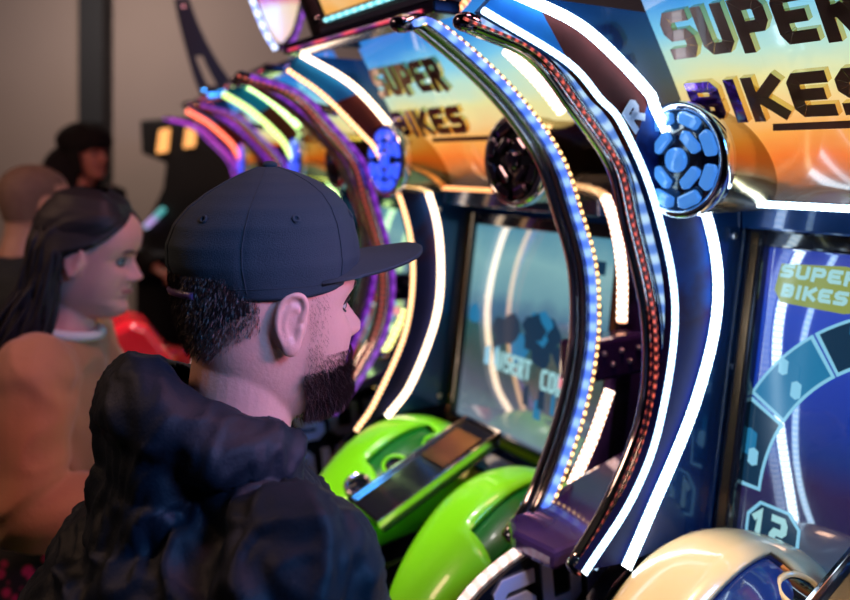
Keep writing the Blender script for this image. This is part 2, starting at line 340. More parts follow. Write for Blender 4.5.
def machine(k, loc, ang, cA, cB, mats, screen_off, label, label_bike=None):
    root = empty('arcade_racing_machine', (loc[0], loc[1], 0), radians(180+ang))
    tag(root, label, 'arcade machine', 'row of motorcycle racing arcade machines')
    mA, mB_, mC, mR, mBead, mBar = mats
    # cabinet body behind the screen
    b = MB(); b.box((-.62, -.005, 0), (-.30, W+.03, EYE+.26)); b.box((-.30, .0, 0), (-.16, W+.02, EYE-.63))
    b.box((-.27, .0, EYE-.10), (-.13, W-.02, EYE-.06))
    b.build('cabinet_body', M['navy'], root, bevel=.004)
    # side plates
    b = MB(); inner = [(a-.004, h) for a, h in cA]
    front_plate(b, cA, -.012, .0, -.30, 0, 0); b.build('side_panel', M['navy'], root)
    # printed strip between the inner and outer light strip
    b = MB(); ca = spline([V(a, 0, EYE+h) for a, h in cA], 5); cb = spline([V(a, 0, EYE+h) for a, h in cB], 5)
    n = 44; ra = [ca[round(i*(len(ca)-1)/n)] for i in range(n+1)]; rb = [cb[round(i*(len(cb)-1)/n)] for i in range(n+1)]
    rings = []
    for i in range(n+1):
        p, q = ra[i], rb[i]
        rings.append([V(p.x, -.014, p.z), V(q.x, -.014, q.z), V(q.x, -.002, q.z), V(p.x, -.002, p.z)])
    b.ring_sweep(rings, flat=True)
    fa = b.build('printed_side_strip', [M['fin_art'], M['fin_brown'], M['white']], root)
    for p in fa.data.polygons:
        i = p.index//4
        if 7 <= i <= 18: p.material_index = 1
    b = MB(); pm = (ra[18]+rb[18])*.5; tdir = (ra[14]-ra[19]).normalized(); ndir = (ra[18]-rb[18]).normalized()
    stroke_letter(b, 'R', pm+V(0, .001, 0)-tdir*.008-ndir*.017, ndir, tdir, .03, .034, .009, V(0, 1, 0), .0015)
    b.build('printed_letter', M['white'], root)
    b = MB(); front_plate(b, [(a-.004, h) for a, h in (C1a+C1b+C1c)], W-.014, W-.002, -.30, 0, 0); b.build('side_panel', M['purple'], root)
    # base flank with lettering, front edge swept towards the player
    edge = spline([V(-.05, 0, -.57), V(.05, 0, -.558), V(.105, 0, -.566), V(.17, 0, -.582), V(.235, 0, -.615), V(.29, 0, -.68), V(.30, 0, -.76), V(.28, 0, -.9), V(.24, 0, -1.15), V(.2, 0, -1.6)], 5)
    for w_, sgn in ((W+.075, 1), (-.075, -1)):
        b = MB(); poly = [V(p.x-(.17 if sgn < 0 else 0), w_, EYE+p.z) for p in edge]+[V(-.3, w_, EYE-1.6), V(-.3, w_, EYE-.57)]
        b.prism(poly, V(0, .03*sgn, 0)); bp = b.build('base_flank', M['lacquer'], root, bevel=.003)
        if sgn < 0: continue
        b = MB(); yy = w_+.031*sgn
        d1 = V(-.95, 0, .04).normalized()
        text(b, 'SUPER', (.19, yy, EYE-.672), d1, V(.1, 0, 1).normalized(), .074, .078, .020, .014, V(0, sgn, 0), .003)
        text(b, 'BIKES', (.21, yy, EYE-.775), d1, V(.1, 0, 1).normalized(), .074, .078, .020, .014, V(0, sgn, 0), .003)
        b.build('flank_lettering', M['lavender'], bp, label='pale lavender lettering')
        b = MB(); b.tube([V(p.x+.004, w_+.02*sgn, EYE+p.z+.006) for p in edge[8:-8]], .0065, 10); b.build('flank_light_strip', LM['flank'] if k else mBar, root)
    # arch rails outside both flanks (chrome tube + lacquer rail + diode lines)
    for cur, w_, sgn, rm in ((T2, -.05, -1, mR[0]), (T1, W+.06, 1, mR[1])):
        p = spline(pz(cur, w_), 6); t2 = sgn < 0
        b = MB(); b.band([q+V(-.005, 0, 0) for q in p], V(0, 1, 0), .028, .022); r = b.build('arch_rail', M['lacquer'], root, bevel=.005)
        b = MB(); b.tube(spline(pz(cur, w_, .010), 6), .0095, 12); b.build('chrome_tube', M['chrome'], r)
        b = MB(); b.tube(spline(pz(cur, w_+.014, .004), 6), .005, 10); b.build('chrome_tube', M['chrome'], r)
        b = MB(); b.tube(spline(pz(cur, w_+.018, -.011), 6), .0052, 10); b.build('rail_light', rm, r)
        b = MB(); b.tube(spline(pz(cur, w_+(.019), .016 if t2 else -.023), 6), .0020, 8); b.build('diode_line', LM['beadR'] if t2 and k < 2 else mBead, r)
        for e_ in (p[0], p[-1]):
            b = MB(); b.ellipsoid(e_, (.016, .017, .012), 10); b.build('rail_end_cap', M['darkmetal'], r)
        for q, dz_ in ((p[8], -.015), (p[-9], 0)):
            b = MB(); b.tube([q, q+V(-.06, -.03*sgn, dz_)], .010, 10); b.build('rail_strut', M['darkmetal'], r)
    # bracket between rail and flank, dark box with bolts
    b = MB(); b.box((-.175, W+.0, EYE-.365), (-.02, W+.05, EYE-.295)); br = b.build('rail_bracket', M['purple'], root, bevel=.008)
    for i in range(7):
        b = MB(); b.lathe([(.0045, 0), (.0045, .004), (.002, .006)], (-.155+.02*i, W+.05, EYE-.318-.02*(i % 2)), (0, 1, 0), 10); b.build('bracket_bolt', M['bolt'], br)
    # step that joins the feet of the rails
    for w_, sgn in ((W+.12, 1), (-.09, -1)):
        b = MB(); poly = [V(-.14, w_-.065, EYE-.475), V(.13, w_-.065, EYE-.535), V(.15, w_-.03, EYE-.54), V(.14, w_+.05, EYE-.54), V(.08, w_+.065, EYE-.525), V(-.14, w_+.065, EYE-.475)]
        if sgn > 0: b.prism(poly, V(0, 0, -.028)); b.build('foot_step', M['purple'], root, bevel=.008)
    # light strips
    b = MB(); b.tube(spline([V(a, .010, EYE+h) for a, h in cA], 6), .0068 if k < 2 else .0095, 10); b.build('light_strip', mA, root)
    b = MB(); b.tube(spline([V(a, .004, EYE+h) for a, h in cB], 6), .0045 if k < 2 else .0085, 10); b.build('edge_light_strip', mB_, root)
    for seg in (C1a, C1b, C1c):
        b = MB(); b.tube(spline(pz(seg, W+.004), 6), .0088, 10); b.build('light_strip', mC, root)
    # display with bezel, leaning back
    a_t, h_t, a_b, h_b = screen_off; WL = .03
    at = lambda w_, q: V(a_t+(a_b-a_t)*q, w_, EYE+h_t+(h_b-h_t)*q)
    tl, tr, bl, br_ = at(WL, 0), at(W-.0, 0), at(WL, 1), at(W-.0, 1)
    uy = (tl-bl).normalized(); ux = V(0, 1, 0); nn = ux.cross(uy).normalized()
    H = (tl-bl).length; Wd = W-WL-.03
    P = lambda x, y, z=0: bl+ux*x*Wd+uy*y*H+nn*z
    b = MB()
    fw = .028
    for (x0, y0, x1, y1) in ((-fw/Wd, -fw/H, 0, 1+fw/H), (1, -fw/H, 1+fw/Wd, 1+fw/H), (0, 1, 1, 1+fw/H), (0, -fw/H, 1, 0)):
        b.prism([P(x0, y0, -.03), P(x1, y0, -.03), P(x1, y1, -.03), P(x0, y1, -.03)], nn*.045)
    bz = b.build('display_bezel', M['lacquer'], root, bevel=.004)
    b = MB()
    for (x0, y0, x1, y1) in ((-.045, -.045, -.02, 1.045), (1.02, -.045, 1.045, 1.045), (-.02, -.045, 1.02, -.02)):
        b.prism([P(x0, y0, .010), P(x1, y0, .010), P(x1, y1, .010), P(x0, y1, .010)], nn*.007)
    b.build('bezel_trim', M['bronze'], bz)
    b = MB()
    b.add([P(0, 0), P(1, 0), P(1, 1), P(0, 1)], [(0, 1, 2, 3)], flat=True)
    def poly(pts, mi, z=.0006): 
        b.cur = mi; b.add([P(x, y, z) for x, y in pts], [tuple(range(len(pts)))], flat=True)
    def arcp(cx, cy, r0, r1, a0, a1, mi, z, n=8):
        b.cur = mi
        for i in range(n):
            t0, t1 = radians(a0+(a1-a0)*i/n), radians(a0+(a1-a0)*(i+1)/n); asp = Wd/H
            b.add([P(cx+r*cos(t)/asp, cy+r*sin(t), z) for r, t in ((r0, t0), (r1, t0), (r1, t1), (r0, t1))], [(0, 1, 2, 3)], flat=True)
    if k == 0:
        dm = [M['screen_blue'], M['scr_white'], M['scr_teal'], M['scr_line'], M['scr_dark'], M['scr_orange'], M['scr_yellow']]
        cx0, cy0 = .56, .20
        for i, (a0, a1) in enumerate(((74, 98), (101, 125), (128, 152), (155, 179))):   # selection wheel of four panels
            arcp(cx0, cy0, .52, .668, a0-1.2, a1+1.2, 3, .0004); arcp(cx0, cy0, .53, .658, a0, a1, 4 if i in (1, 3) else 2, .0007)
            am = radians((a0+a1)/2)
            for dx, dy, rr_, mi in ((0, .01, .045, 5 if i < 2 else 2), (.02, -.035, .03, 3), (-.03, .03, .028, 2 if i != 2 else 3)):
                cx, cy = cx0+.595*cos(am)*H/Wd+dx, cy0+.595*sin(am)+dy
                poly([(cx+rr_*cos(t*pi/4)*.8*(.7+.3*(t % 2)), cy+rr_*sin(t*pi/4)) for t in range(8)], mi, .001+.0002*mi)
        poly([(.035, .86), (.05, .95), (.26, .965), (.36, .95), (.36, .84), (.27, .815), (.06, .82)], 6, .0008)
        b.cur = 1
        text(b, 'SUPER', P(.05, .905, .001), ux, uy, .0195, .019, .0055, .0035, nn, .0004, .1)
        text(b, 'BIKES', P(.06, .84, .001), ux, uy, .0185, .019, .0055, .0035, nn, .0004, .1)
        stroke_letter(b, '3', P(.29, .845, .0012), ux, uy, .028, .044, .009, nn, .0004)
        poly([(.03, .03), (.03, .12), (.07, .17), (.17, .17), (.21, .13), (.21, .05), (.18, .02), (.06, .02)], 3, .0006)
        poly([(.04, .035), (.04, .115), (.075, .16), (.165, .16), (.2, .125), (.2, .055), (.175, .03), (.065, .03)], 4, .0009)
        b.cur = 1; text(b, '12', P(.045, .045, .0012), ux, uy, .024, .042, .009, .005, nn, .0004, .05)
        b.cur = 5; poly([(.16, .0), (.30, .0), (.26, .055), (.2, .05)], 5, .0010)
    else:
        dm = [M['screen_sky'], M['scr_white'], M['scr_teal'], M['scr_line'], M['scr_dark'], M['scr_orange'], M['scr_yellow'], M['scr_pink']]
        rr = random.Random(k+4)
        for i in range(16):                                   # trees, crowd and hills in the game picture
            cx, cy, r_ = rr.random(), .40+.16*rr.random(), .03+.05*rr.random()
            poly([(cx+r_*cos(t*pi/5)*(.7+.6*rr.random()), cy+r_*sin(t*pi/5)*(.7+.6*rr.random())) for t in range(10)], rr.choice((4, 4, 2, 4)), .0005+.00003*i)
        for i in range(9):
            cx, cy = rr.random(), .12+.25*rr.random(); ww = .02+.03*rr.random()
            poly([(cx, cy), (cx+ww, cy), (cx+ww*.8, cy+.1), (cx, cy+.08)], rr.choice((3, 4, 2)), .0011+.00003*i)
        b.cur = 1
        text(b, 'INSERT', P(.27, .29, .0016), ux, uy, .019, .040, .007, .002, nn, .0004)
        text(b, 'COIN', P(.60, .27, .0016), ux, uy, .021, .040, .007, .002, nn, .0004)
        poly([(.72, .305), (.86, .305), (.86, .36), (.72, .36)], 7, .0022)
        for dx in (0, .0):
            poly([(.86, .84), (.93, .84), (.93, .90), (.86, .90)], 4, .001)
            poly([(.86, .66), (.93, .66), (.93, .71), (.86, .71)], 4, .001)
    b.build('display', dm, root, label='lit game display')
    # sill under the display
    b = MB(); b.prism([P(-.1, -.09, .02), P(1.06, -.09, .02), P(1.06, -.16, .05), P(-.1, -.16, .05)], V(-.06, 0, -.03)); b.build('display_sill', M['navy'], root, bevel=.004)
    b = MB(); b.prism([P(-.1, -.165, .06), P(1.06, -.165, .06), P(1.06, -.22, .08), P(-.1, -.22, .08)], V(-.06, 0, -.03)); b.build('sill_plate', M['bronze'], root, bevel=.004)
    for z_ in (-.11, -.30, -.53):
        b = MB(); b.lathe([(.005, 0), (.005, .002), (.003, .004)], (-.115, .001, EYE+z_), (0, 1, 0), 12); b.build('panel_bolt', M['bolt'], root)
    # marquee: curved backlit poster between the side plates
    b = MB(); zs = [-.055+i*(.335/14) for i in range(15)]
    b.ring_sweep([[V(profile(z), .0, EYE+z), V(profile(z), W, EYE+z), V(profile(z)-.05, W, EYE+z), V(profile(z)-.05, .0, EYE+z)] for z in zs])
    mq = b.build('marquee', M['marquee'], root, label='backlit race poster under the title lettering')
    uy2 = V(.08, 0, .14).normalized(); 
    b = MB(); nq = V(0, 1, 0).cross(uy2).normalized()
    def lt(s_, w0, z0, wd, h, mi):
        # lettering follows the poster's slope; face and side get their own materials
        text(b, s_, (profile(z0)+.016, w0, EYE+z0), V(0, 1, 0), V(profile(z0+h)-profile(z0), 0, h).normalized(), wd, h, .0155, .008, nq, .010)
    lt('SUPER', .035, .135, .044, .066, 0); lt('BIKES', .035, .055, .050, .058, 0)
    b.box((profile(.04)+.01, .135, EYE+.036), (profile(.04)+.02, .33, EYE+.045))
    lo = b.build('title_lettering', [M['letter'], M['letteredge'], M['letterpurple']], mq, bevel=.0012, label='dark bronze title letters with gold edges')
    for p in lo.data.polygons:
        if p.normal.x < .5: p.material_index = 1
        elif p.center.z < EYE+.12 and p.center.y < .105 and p.center.z > EYE+.05: p.material_index = 2
    b = MB(); b.tube([V(-.082, .0, EYE-.06), V(-.082, W, EYE-.06)], .0045, 10); b.build('marquee_light_bar', mBar, root)
    # canopy bar and topper
    b = MB(); b.band([V(.222, -.03, EYE+.225), V(.222, W+.03, EYE+.225)], V(1, 0, 0), .05, .022)
    cb_ = b.build('canopy_bar', M['darkmetal'], root, bevel=.004)
    b = MB(); b.tube([V(.248, .0, EYE+.220), V(.248, W, EYE+.220)], .003, 8); b.build('canopy_light', mR[2], cb_)
    b = MB(); b.prism([V(.22, 0, EYE+.235), V(.1, 0, EYE+.285), V(.1, 0, EYE+.275), V(.22, 0, EYE+.222)], V(0, W, 0)); b.build('canopy_panel', M['lacquer'], root)
    def arm(w_):   # swept arm with an oval slot: two stiles and two bridges
        b = MB()
        O = spline([V(.0, 0, .235), V(.045, 0, .28), V(.09, 0, .34), V(.15, 0, .43), V(.21, 0, .55), V(.25, 0, .66)], 4)
        I = spline([V(.19, 0, .235), V(.207, 0, .28), V(.226, 0, .33), V(.252, 0, .42), V(.285, 0, .55), V(.305, 0, .65)], 4)
        for i in range(len(O)-1):
            o0, o1, i0, i1 = O[i], O[i+1], I[i], I[i+1]
            def q(p, r, t): return V(p.x+(r.x-p.x)*t, w_, EYE+p.z+(r.z-p.z)*t)
            if 6 <= i <= 11:
                b.prism([q(o0, i0, 0), q(o0, i0, .45), q(o1, i1, .45), q(o1, i1, 0)], V(0, .016, 0)); b.prism([q(o0, i0, .72), q(o0, i0, 1), q(o1, i1, 1), q(o1, i1, .72)], V(0, .016, 0))
            else: b.prism([q(o0, i0, 0), q(o0, i0, 1), q(o1, i1, 1), q(o1, i1, 0)], V(0, .016, 0))
        ta = b.build('topper_arm', M['dark'], root)
        for c in ((.27, w_+.016, EYE+.62), (.19, w_+.016, EYE+.285), (.13, w_+.016, EYE+.262)):
            b = MB(); b.lathe([(.009, 0), (.009, .004), (.003, .007)], c, (0, 1, 0), 12); b.build('arm_bolt', M['chrome'], ta)
        return ta
    if k in (1, 3): arm(0)
    if k in (1, 2):
        dz_ = -.05 if k == 1 else 0
        sh_ = spline([V(.215, 0, .272), V(.24, 0, .31), V(.272, 0, .385), V(.30, 0, .48), V(.31, 0, .60), V(.22, 0, .63), V(.14, 0, .60), V(.13, 0, .48), V(.14, 0, .40), V(.165, 0, .31), V(.195, 0, .272)], 4)
        b = MB(); b.prism([V(p.x, W, EYE+p.z+dz_) for p in sh_], V(0, .014, 0)); ta = b.build('crest_panel', M['dark'], root)
        b = MB(); cc = V(.215, 0, .45); b.prism([V(cc.x+(p.x-cc.x)*.8, W+.014, EYE+dz_+cc.z+(p.z-cc.z)*.9) for p in sh_], V(0, .003, 0)); b.build('crest_artwork', M['fin_brown'] if k == 1 else M['sign_art'], ta, label='rust brown print' if k == 1 else 'colourful backlit art')
        b = MB(); b.tube([V(p.x, W+.016, EYE+p.z+dz_) for p in sh_[:22]], .007, 8); b.build('crest_light', LM['C1'] if k == 1 else mR[3], ta)
        b = MB(); b.tube([V(p.x, W+.016, EYE+p.z+dz_) for p in sh_[26:]], .005, 8); b.build('crest_light', LM['barO'] if k == 1 else LM['violet'], ta)
    if k < 2:
        b = MB(); b.prism([V(.195, .07, EYE+.255), V(.195, W-.03, EYE+.255), V(.31, W-.03, EYE+.50), V(.31, .07, EYE+.50)], V(-.04, 0, .02)); ts = b.build('topper_sign', M['dark'], root, bevel=.004)
        b = MB(); b.prism([V(.209, .095, EYE+.28), V(.209, W-.055, EYE+.28), V(.302, W-.055, EYE+.48), V(.302, .095, EYE+.48)], V(.002, 0, -.001)); b.build('sign_face', M['sign_art'], ts)
        b = MB(); b.tube([V(.207, .085, EYE+.272), V(.207, W-.045, EYE+.272)], .004, 8); b.build('sign_light', mR[3], ts)
        b = MB(); b.band([V(.20, .07, EYE+.252), V(.20, W-.03, EYE+.252)], V(1, 0, 0), .02, .012); b.build('sign_frame', M['chrome'], ts)
    # hubs at both ends of the marquee
    for w_, ao in ((.03, .042), (W-.03, .05)):
        r = .077
        b = MB(); b.lathe([(.072, -.20), (.072, -.02), (.074, -.012)], (ao, w_, EYE), (1, 0, 0), 56)
        hb = b.build('hub_drum', M['gold'], root)
        b = MB(); b.lathe([(.070, -.02), (r, -.018), (r+.001, -.002), (r-.003, .004), (r-.010, .003), (r-.011, -.004)], (ao, w_, EYE), (1, 0, 0), 56, cap=False); b.build('hub_rim', M['chrome'], hb)
        b = MB(); b.lathe([(r-.009, -.012), (r-.009, -.003), (.02, .0), (.0, .0005)], (ao, w_, EYE), (1, 0, 0), 48, cap=False); b.build('hub_face', M['hubdark'], hb)
        hm = (M['hublamp'] if k == 0 else M['hubwhite']) if w_ < .1 else M['darkmetal']
        b = MB(); b.lathe([(.0165, 0), (.016, .006), (.012, .008), (.0, .0082)], (ao, w_, EYE), (1, 0, 0), 24, cap=False); b.build('hub_pad', hm, hb)
        for n_, r_, ph, sz in ((4, .033, pi/4, (.007, .0185, .0085)), (8, .056, pi/8, (.006, .0185, .0095))):
            for i in range(n_):
                t = ph+i*2*pi/n_; b = MB(); c = V(ao+.002, w_+cos(t)*r_, EYE+sin(t)*r_)
                bx = MB(); Rm = Matrix.Rotation(t+pi/2, 3, 'X'); sx_, sy_, sz_ = sz
                bx.prism([c+Rm @ V(-.004, -sy_, -sz_*.4), c+Rm @ V(-.004, -sy_*.6, -sz_*.9), c+Rm @ V(-.004, sy_*.6, -sz_*.9), c+Rm @ V(-.004, sy_, -sz_*.4), c+Rm @ V(-.004, sy_*.8, sz_), c+Rm @ V(-.004, -sy_*.8, sz_)], V(.009, 0, 0))
                bx.build('hub_pad', hm, hb, bevel=.003)
    return root
def bike(loc, ang, paint, glass, label, lift=0, hump=0):
    """ride-on motorcycle: cowl halves with windows, dash, bars, tank, seat, tail, pedestal"""
    root = empty('ride_on_motorcycle', (loc[0], loc[1], 0), radians(180+ang)); tag(root, label, 'ride-on motorcycle', 'ride-on motorcycles of the racing machines')
    zc = EYE-.60+lift; wm = .28
    for sgn in (-1, 1):
        cw = wm+sgn*.165; rings = []; ns = 26; nt = 28; grid = []
        for i in range(ns+1):
            s = i/ns; a = -.10+.38*s
            f = sin(pi*min(1, max(0, (s*.94+.05))))**.45
            hw = .105*f; hh = (.100-.035*s)*f; zz = zc-.02-.11*s+.05*sin(pi*s)
            ring = []
            for j in range(nt):
                t = 2*pi*j/nt; cx, sx_ = cos(t), sin(t)
                ring.append(V(a, cw+hw*math.copysign(abs(cx)**.8, cx)+sgn*.012*s, zz+hh*(math.copysign(abs(sx_)**.75, sx_) if sx_ > 0 else sx_*1.5)))
            grid.append(ring)
        win = lambda i, j: 7 <= i <= 16 and (2 <= j <= 5)
        b = MB(); g = MB()
        vs = [p for r in grid for p in r]; keep = []; gl = []
        for i in range(ns):
            for j in range(nt):
                f = (i*nt+j, i*nt+(j+1) % nt, (i+1)*nt+(j+1) % nt, (i+1)*nt+j)
                (gl if win(i, j) else keep).append(f)
        b.add(vs, keep); b.add(grid[0], [tuple(range(nt))]); b.add(grid[-1], [tuple(range(nt))])
        o = b.build('cowl', paint, root)
        so = o.modifiers.new('solid', 'SOLIDIFY'); so.thickness = .008; so.offset = -1
        c0 = V(.1, cw, zc-.03)
        vs2 = [p+(c0-p).normalized()*.013 for p in vs]
        # keep only used verts
        used = sorted({x for f in gl for x in f}); mp = {x: n for n, x in enumerate(used)}
        g.add([vs2[x] for x in used], [tuple(mp[x] for x in f) for f in gl]); g.build('cowl_window', glass, o, label='dark tinted cowl window')
        # dark lower edge and round gauges on the inner shoulder
        b = MB(); b.tube(spline([V(.29, cw-.07, zc-.16), V(.31, cw, zc-.175), V(.29, cw+.07, zc-.16), V(.15, cw+.105, zc-.15), V(-.05, cw+.11, zc-.13)], 5), .007, 8); b.build('cowl_trim', M['lacquer'], o)
    for a_ in (.02, .11, .19):
        b = MB(); c = (a_, wm-.092, zc+.045-.05*a_/.2)
        b.lathe([(.024, -.012), (.026, .006), (.021, .010), (.019, .004)], c, (.35, .35, 1), 24, cap=False); r = b.build('gauge', M['chrome'] if a_ > .15 else paint, root)
        b = MB(); b.lathe([(.02, .002), (.012, .0), (.0, .0)], c, (.35, .35, 1), 24, cap=False); b.build('gauge_face', M['screenblack'], r)
    # dash slab
    R = Matrix.Rotation(radians(22), 3, 'Y')
    b = MB(); b.box((-.13, -.052, -.012), (.14, .052, .012), R, (.09, wm, zc+.035)); da = b.build('dash', M['lacquer'], root, bevel=.006)
    b = MB()
    for y0 in (-.056, .05): b.box((-.135, y0, .004), (.145, y0+.006, .018), R, (.09, wm, zc+.035))
    b.box((-.135, -.05, .004), (-.128, .05, .018), R, (.09, wm, zc+.035)); b.build('dash_rim', M['chrome'], da, bevel=.001)
    b = MB(); b.box((-.1, -.038, .012), (-.01, .038, .016), R, (.09, wm, zc+.035)); b.build('dash_plate', M['bronze'], da)
    # handlebars
    b = MB(); hbp = spline([V(.38, wm-.24, zc-.20), V(.34, wm-.17, zc-.17), V(.30, wm-.08, zc-.15), V(.30, wm+.08, zc-.15), V(.34, wm+.17, zc-.17), V(.38, wm+.24, zc-.20)], 5)
    b.tube(hbp[4:-4], .011, 12); hb = b.build('handlebar', M['chrome'], root)
    for e0, e1 in ((hbp[0], hbp[5]), (hbp[-1], hbp[-6])):
        b = MB(); b.tube([e0, e0.lerp(e1, .5), e1], .017, 12); b.build('grip', M['dark'], hb)
        b = MB(); b.tube([e1+V(.0, 0, 0), e1+V(-.05, 0, .0), e0+V(-.06, 0, -.01)], .006, 8); b.build('brake_lever', M['chrome'], hb)
    if hump:   # tall shield in front of the rider with two small lamps
        b = MB(); P_ = [(0, -.62), (.02, -.50), (.08, -.415), (.12, -.395), (.18, -.42), (.20, -.48), (.17, -.62)]
        b.prism([V(.42+x, wm-.09, EYE+z) for x, z in P_], V(0, .18, 0)); sd = b.build('rider_shield', paint, root, bevel=.02)
        for z_, c_, nm in ((-.425, (.05, .9, .05), 'green'), (-.45, (.1, .3, 1), 'blue')):
            b = MB(); b.ellipsoid((.62, wm+.06, EYE+z_-.005), (.014, .018, .014), 8); b.build('indicator_lamp', mat(nm+' indicator', c_, .3, emit=c_, es=1.2), sd, label='glowing %s indicator' % nm)
    # tank, seat, tail
    zt = zc-.20
    b = MB(); b.ellipsoid((.42, wm, zt+.02+hump), (.20, .12, .10), 14); b.build('tank', paint, root)
    b = MB(); rings = []
    for s in range(11):
        t = s/10; a = .52+.42*t; hw = .11-.035*t; zz = zt-.07-.02*sin(pi*t)+.08*t*t
        rings.append([V(a, wm+hw*cos(2*pi*j/16), zz+.035*sin(2*pi*j/16)) for j in range(16)])
    b.ring_sweep(rings); b.build('seat', M['dark'], root)
    b = MB(); rings = []
    for s in range(13):
        t = s/12; a = .16+.89*t; hw = .10*sin(pi*(.12+.8*t))**.6+.01; zz = zt-.22+.20*t*t; hh = .12*(1-.6*t)
        rings.append([V(a, wm+hw*cos(2*pi*j/20), zz+hh*sin(2*pi*j/20)) for j in range(20)])
    b.ring_sweep(rings); b.build('body_fairing', paint, root)
    b = MB(); b.box((.15, wm-.07, 0), (.75, wm+.07, zt-.28)); b.box((.0, wm-.12, 0), (.95, wm+.12, .08)); b.build('pedestal', M['dark'], root, bevel=.02)
    for a_, r_ in ((.10, .19), (.86, .19)):
        b = MB(); b.lathe([(r_-.07, -.035), (r_-.02, -.045), (r_, -.02), (r_, .02), (r_-.02, .045), (r_-.07, .035), (r_-.07, -.035)], (a_, wm, r_+.08), (0, 1, 0), 36, cap=False); wh = b.build('wheel', M['dark'], root)
        b = MB(); b.lathe([(.03, -.03), (.03, .03)], (a_, wm, r_+.08), (0, 1, 0), 16); b.build('wheel_hub', M['chrome'], wh)
        for i in range(5):
            t = 2*pi*i/5; b = MB(); b.tube([V(a_, wm, r_+.08), V(a_+cos(t)*(r_-.06), wm, r_+.08+sin(t)*(r_-.06))], .012, 8); b.build('spoke', M['chrome'], wh)
    return root

WHT = (1, 1, 1)
LM = {
 'flank': led('pale pink strip', (1, .86, .8), (1, .6, .5), 1.7, .02, .2),
 'A0': led('cool white strip', (.85, .95, 1), (.45, .75, 1), 9, .009, .3),
 'B0': led('ice blue strip', (.65, .88, 1), (.35, .65, 1), 4, .009, .12),
 'A1': led('warm white strip', (1, .88, .70), (1, .55, .25), 6, .011, .45),
 'B1': led('orange strip', (1, .70, .38), (1, .34, .08), 3.5, .011, .45),
 'C1': led('rosy white strip', (1, .80, .68), (1, .45, .25), 5.5, .011, .5),
 'A2': led('lime white strip', (.85, 1, .55), (.35, .95, .12), 4.5, .014, .5),
 'B2': led('lime strip', (.8, 1, .35), (.45, .8, .1), 3.2, .014, .5),
 'C2': led('yellow green strip', (.8, 1, .35), (.9, .5, .1), 3.5, .016, .55),
 'A3': led('red strip', (1, .16, .10), (1, .05, .04), 4.5, .016, .4),
 'B3': led('scarlet strip', (1, .22, .12), (1, .06, .04), 4, .016, .4),
 'C3': led('crimson strip', (1, .10, .12), (.9, .02, .10), 2.2, .016, .4),
 'blue': led('blue rail light', (.25, .45, 1), (.08, .2, 1), 1.6, .03, .2),
 'white_rail': led('pale rail light', (.5, .75, 1), (.15, .35, 1), 1.0, .03, .3),
 'violet': led('violet rail light', (.45, .06, 1), (.30, .02, .8), .6, .03, .3),
 'magenta': led('magenta rail light', (.7, .05, .9), (.5, .02, .6), 1.0, .03, .3),
 'beadO': led('amber diode line', (1, .62, .22), (.25, .07, .02), 4.5, .013, .9),
 'beadR': led('red diode line', (1, .15, .10), (.15, .01, .02), 1.0, .013, .9),
 'beadV': led('violet diode line', (.6, .1, 1), (.1, .01, .2), 2.2, .013, .9),
 'cyan': led('cyan edge light', (.35, .85, .9), (.1, .5, .6), 2.2, .03, .2),
 'redbar': led('red canopy light', (1, .06, .12), (.35, .02, .5), .9, .12, .8),
 'whiteblue': led('blue white edge light', (.65, .75, 1), (.3, .4, 1), 2.4, .03, .2),
 'barO': led('orange marquee bar', (1, .55, .22), (1, .22, .05), 2.5, .011, .4),
}
H0, H1, H2, H3 = (.351, 1.1), (-.065, 1.738), (-.38, 2.53), (-.734, 3.355)
Aavg = [(.215, .245), (.12, .19), (.03, .11), (-.01, .05), (-.077, -.067), (-.11, -.18), (-.10, -.336), (-.03, -.484), (.04, -.55)]
Bavg = [(.255, .20), (.17, .15), (.085, .075), (.05, .021), (-.0, -.087), (-.03, -.22), (-.015, -.372), (.05, -.513), (.11, -.569)]
def mk(k, loc, ang, cA, cB, mats, so, label): return machine(k, loc, ang, cA, cB, mats, so, label)
SO = (-.20, -.146, -.143, -.564)
mk(0, H0, 32.5, A0, B0, (LM['A0'], LM['B0'], LM['A0'], (LM['white_rail'], LM['blue'], LM['blue'], LM['whiteblue']), LM['beadR'], LM['A0']), (-.157, -.127, -.077, -.537),
   'racing arcade machine with white-blue light strips and blue display, nearest of the row')
mk(1, H1, 32.5, A1, B1, (LM['A1'], LM['B1'], LM['C1'], (LM['violet'], LM['blue'], LM['redbar'], LM['cyan']), LM['beadO'], LM['barO']), SO,
   'racing arcade machine with warm white strips and sky display, behind the lime green motorcycle')
mk(2, H2, 24, Aavg, Bavg, (LM['A2'], LM['B2'], LM['C2'], (LM['violet'], LM['violet'], LM['redbar'], LM['whiteblue']), LM['beadR'], LM['barO']), SO,
   'racing arcade machine with lime green light strips, partly hidden by the black cap')
mk(3, H3, 23, Aavg, Bavg, (LM['A3'], LM['B3'], LM['C3'], (LM['magenta'], LM['violet'], LM['redbar'], LM['whiteblue']), LM['beadV'], LM['barO']), SO,
   'racing arcade machine with red light strips, farthest of the row')
green = mat('lime green lacquer', (.27, .95, .01), .3, coat=.6)
gglass = mat('dark green window', (.0, .16, .015), .35, coat=.2)
redp = mat('red lacquer', (.85, .015, .03), .25, coat=.8)
rglass = mat('dark red window', (.12, .0, .005), .12, coat=1)
creamp = mat('cream lacquer', (.95, .66, .34), .25, coat=.8)
bglass = mat('smoked blue window', (.01, .03, .16), .12, coat=1)
bike(H0, 32.5, creamp, bglass, 'cream ride-on racing motorcycle under the blue display', lift=.055)
bike(H1, 32.5, green, gglass, 'lime green ride-on racing motorcycle beside the capped man')
bike(H2, 24, redp, rglass, 'red ride-on racing motorcycle seen between beard and green motorcycle', lift=-.07, hump=.17)
